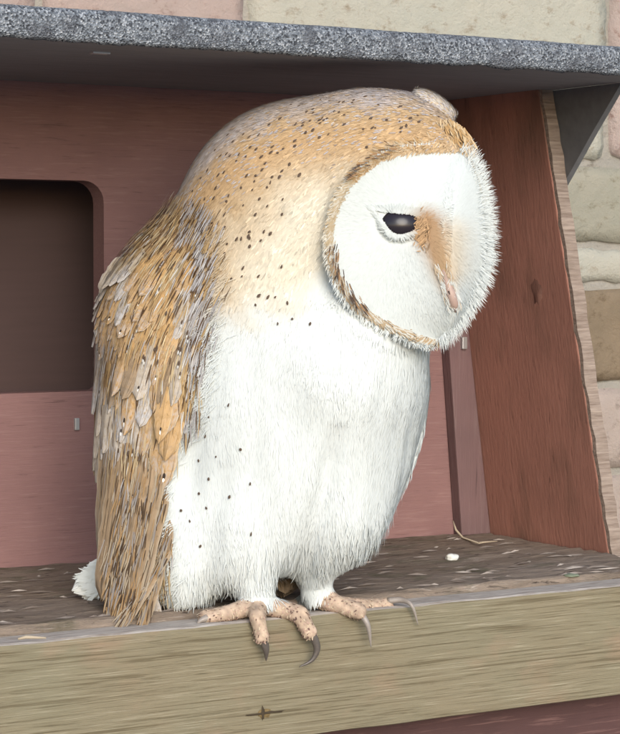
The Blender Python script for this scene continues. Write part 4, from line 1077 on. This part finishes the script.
# pale edge feathers that step down the back of the wing
for (tx, ty_, td, L_) in ((93, 291, 0, 46), (89, 337, -8, 52), (95, 322, -16, 46), (91, 366, -10, 50), (92, 392, -14, 54), (97, 352, -26, 48), (95, 430, -18, 60), (98, 410, -28, 56), (97, 470, -24, 64), (99, 512, -30, 66)):
    ox, oy = np.interp(ty_, [250, 300, 400, 520], [30, 24, 12, 6]), np.interp(ty_, [250, 300, 400, 520], [26, 36, 48, 60])
    h_, _, _, _ = bvh.ray_cast(CAM, ray(tx+ox+6, ty_-oy).normalized()); rd = inv(np.array([h_]))[0][2] if h_ is not None else td
    tip = P(tx+4, ty_, td); dv = (Vector(CX)*np.interp(ty_, [250, 300, 400, 520], [-.62, -.42, -.12, -.04]) - Vector(CYv)).normalized(); root = P(tx+ox+6, ty_-oy, rd-3.5)
    put(random.choice(GRY if ty_ < 400 else GRY + MID), root, tip-root, Vector(CZ)*.8 - Vector(CX)*.6, (tip-root).length, wing_o)
# black and white flecks at feather tips
fv = {0: ([], []), 1: ([], [])}
FL = crop([(355,460),(375,497),(345,553),(345,605),(268,553),(225,590),(200,478),(108,620),(130,490),(405,355),(220,222),(275,345),(165,550),(440,258),(178,372),(320,265),(70,660),(270,600),(350,640),(300,430)], 80, 190, 3.49) + crop([(195,40),(172,55),(250,40),(265,15),(140,255),(165,185),(245,68),(105,75),(150,250),(200,340),(120,250)], 60, 330, 2.067)
for (px, py) in FL:
    r = ray(px, py); h, nn, _, _ = bvh.ray_cast(CAM, r.normalized())
    if h is None: continue
    for kind, dy in ((0, 0), (1, 4.0))[:random.choice((1, 2, 2))]:
        t = -Vector(CYv) - Vector(CX)*.2; t = (t - nn*t.dot(nn)).normalized(); sd2 = t.cross(nn).normalized(); hc_ = h + t*dy*U - r.normalized()*U*11
        vs, fs = fv[kind]; b0 = len(vs); L = random.uniform(2.0, 3.2)*U*(1 if kind == 0 else .7); wd2 = random.uniform(.9, 1.4)*U*(1 if kind == 0 else .75)
        for k in range(8):
            a = 2*math.pi*k/8; vs.append(hc_ + t*math.cos(a)*L + sd2*math.sin(a)*wd2*(1-.35*max(0, -math.cos(a))) - nn*U*.4)
        vs.append(hc_ + nn*U*.3); fs += [(b0+k, b0+(k+1) % 8, b0+8) for k in range(8)]
for kind, nm in ((0, 'dark_flecks'), (1, 'pale_flecks')):
    o = mesh_obj(nm, *fv[kind], M['speckle'] if kind == 0 else M['pale_fleck'], None, True); own(o, wing_o); o['kind'] = 'stuff'
# flight feathers that make the tip of the folded wing
prim = [((150, 440, -100), (112, 628, -112)), ((143, 445, -92), (106, 622, -100)), ((136, 430, -84), (104, 612, -92)), ((158, 455, -108), (118, 626, -118)), ((163, 480, -108), (124, 624, -116)),
        ((128, 420, -70), (100, 600, -80)), ((120, 410, -58), (99, 580, -62)), ((112, 400, -45), (98, 560, -48)), ((170, 520, -104), (138, 630, -112)), ((172, 540, -104), (116, 630, -122))]
pbl = Blades()
for a, b in prim:
    def surf(px, py, dflt):
        h_, _, _, _ = bvh.ray_cast(CAM, ray(px, py).normalized()); return inv(np.array([h_]))[0][2] if h_ is not None else dflt
    a = (a[0], a[1], surf(a[0], a[1], a[2])-1.5); b = (b[0], b[1], max(b[2], min(surf(b[0], b[1]-22, b[2]), 0)-9) if b[1] < 618 else b[2]+6)
    pa, pb = P(*a), P(*b); dv = pb-pa
    put(random.choice(LNG), pa, dv, (Vector(CZ) - Vector(CX)*.55), dv.length, wing_o)
    if b[1] < 605: continue
    N = 130; tt = rng.random(N)**.8; ss = rng.normal(0, .45, N); pa_, pb_ = np.array(pa), np.array(pb); wdn = dv.length*.08*np.minimum(1, (1-tt)*3.2)
    sdv = np.array(dv.normalized().cross(Vector(CZ)-Vector(CX)*.55).normalized()); nn_ = np.array((Vector(CZ)-Vector(CX)*.55).normalized())
    rt = pa_ + (pb_-pa_)*tt[:, None] + sdv*(ss*wdn)[:, None] + nn_*(rng.uniform(.8, 2.6, N)*U)[:, None] - nn_*(dv.length*.03*tt**2)[:, None]
    dd_ = np.tile(np.array(dv.normalized()), (N, 1)) + sdv*(rng.normal(0, .10, N) + np.sign(ss)*.06)[:, None]; dd_ /= np.linalg.norm(dd_, axis=1)[:, None]
    u = rng.random(N); cst = np.where((u < .22)[:, None], np.array([.085, .055, .035]), np.where((u < .5)[:, None], np.array([.40, .33, .24]), np.where((u < .75)[:, None], np.array([.36, .23, .115]), np.array([.29, .26, .24]))))
    pbl.add(rt, dd_, np.tile(nn_, (N, 1)), np.minimum(rng.uniform(10, 26, N)*U, (1-tt)*dv.length+2*U), rng.uniform(.4, .9, N)*U, cst, cst, .05)
pbl.build('flight_barbs', M['down'], wing_o)
# tail: white, showing behind the wing tip
bm = bmesh.new(); tcore = [P(150, 545, 5), P(120, 572, 4), P(100, 588, 3)]
tail_o = own(tube(tcore, [30*U, 18*U, 5*U], 'tail', M['lid'], 12))
for k in range(6):
    a = P(158-k*3, 540+k*3, 0+k*6); b = P(72+k*5, 590+k*3.4, -4+k*5); dv = b-a
    put(TAIL[k % 2], a, dv, Vector(CZ)+Vector((0, 0, .35)), dv.length, tail_o)

bl = Blades(); N = 4200; a = rng.random(N); b = rng.normal(0, 1, N)
q = np.stack([140-a*52, 548+a*38, 2-rng.random(N)*6], 1); b = np.clip(b, -1.1, 1.1); q[:, 0] += b*6; q[:, 1] += b*11*(1-a*.2)
q = q[(q[:, 1] < 598) & (q[:, 0] < 135)]; N = len(q); f2 = np.stack([rng.normal(-.85, .25, N), rng.normal(.5, .3, N)], 1)
dr = f2[:, :1]*CX - f2[:, 1:]*CYv + rng.uniform(0, .2, N)[:, None]*CZ; dr /= np.linalg.norm(dr, axis=1)[:, None]
bl.add(Pn(q), dr, np.tile(CZ, (N, 1)), rng.uniform(5, 11, N)*U, rng.uniform(.4, .7, N)*U, np.tile(WHITE*.97, (N, 1)), np.tile(WHITE, (N, 1)), .1)
bl.build('tail_down', M['down'], tail_o)
# ------------------------------------------------------------------ tidy
bpy.context.view_layer.update()
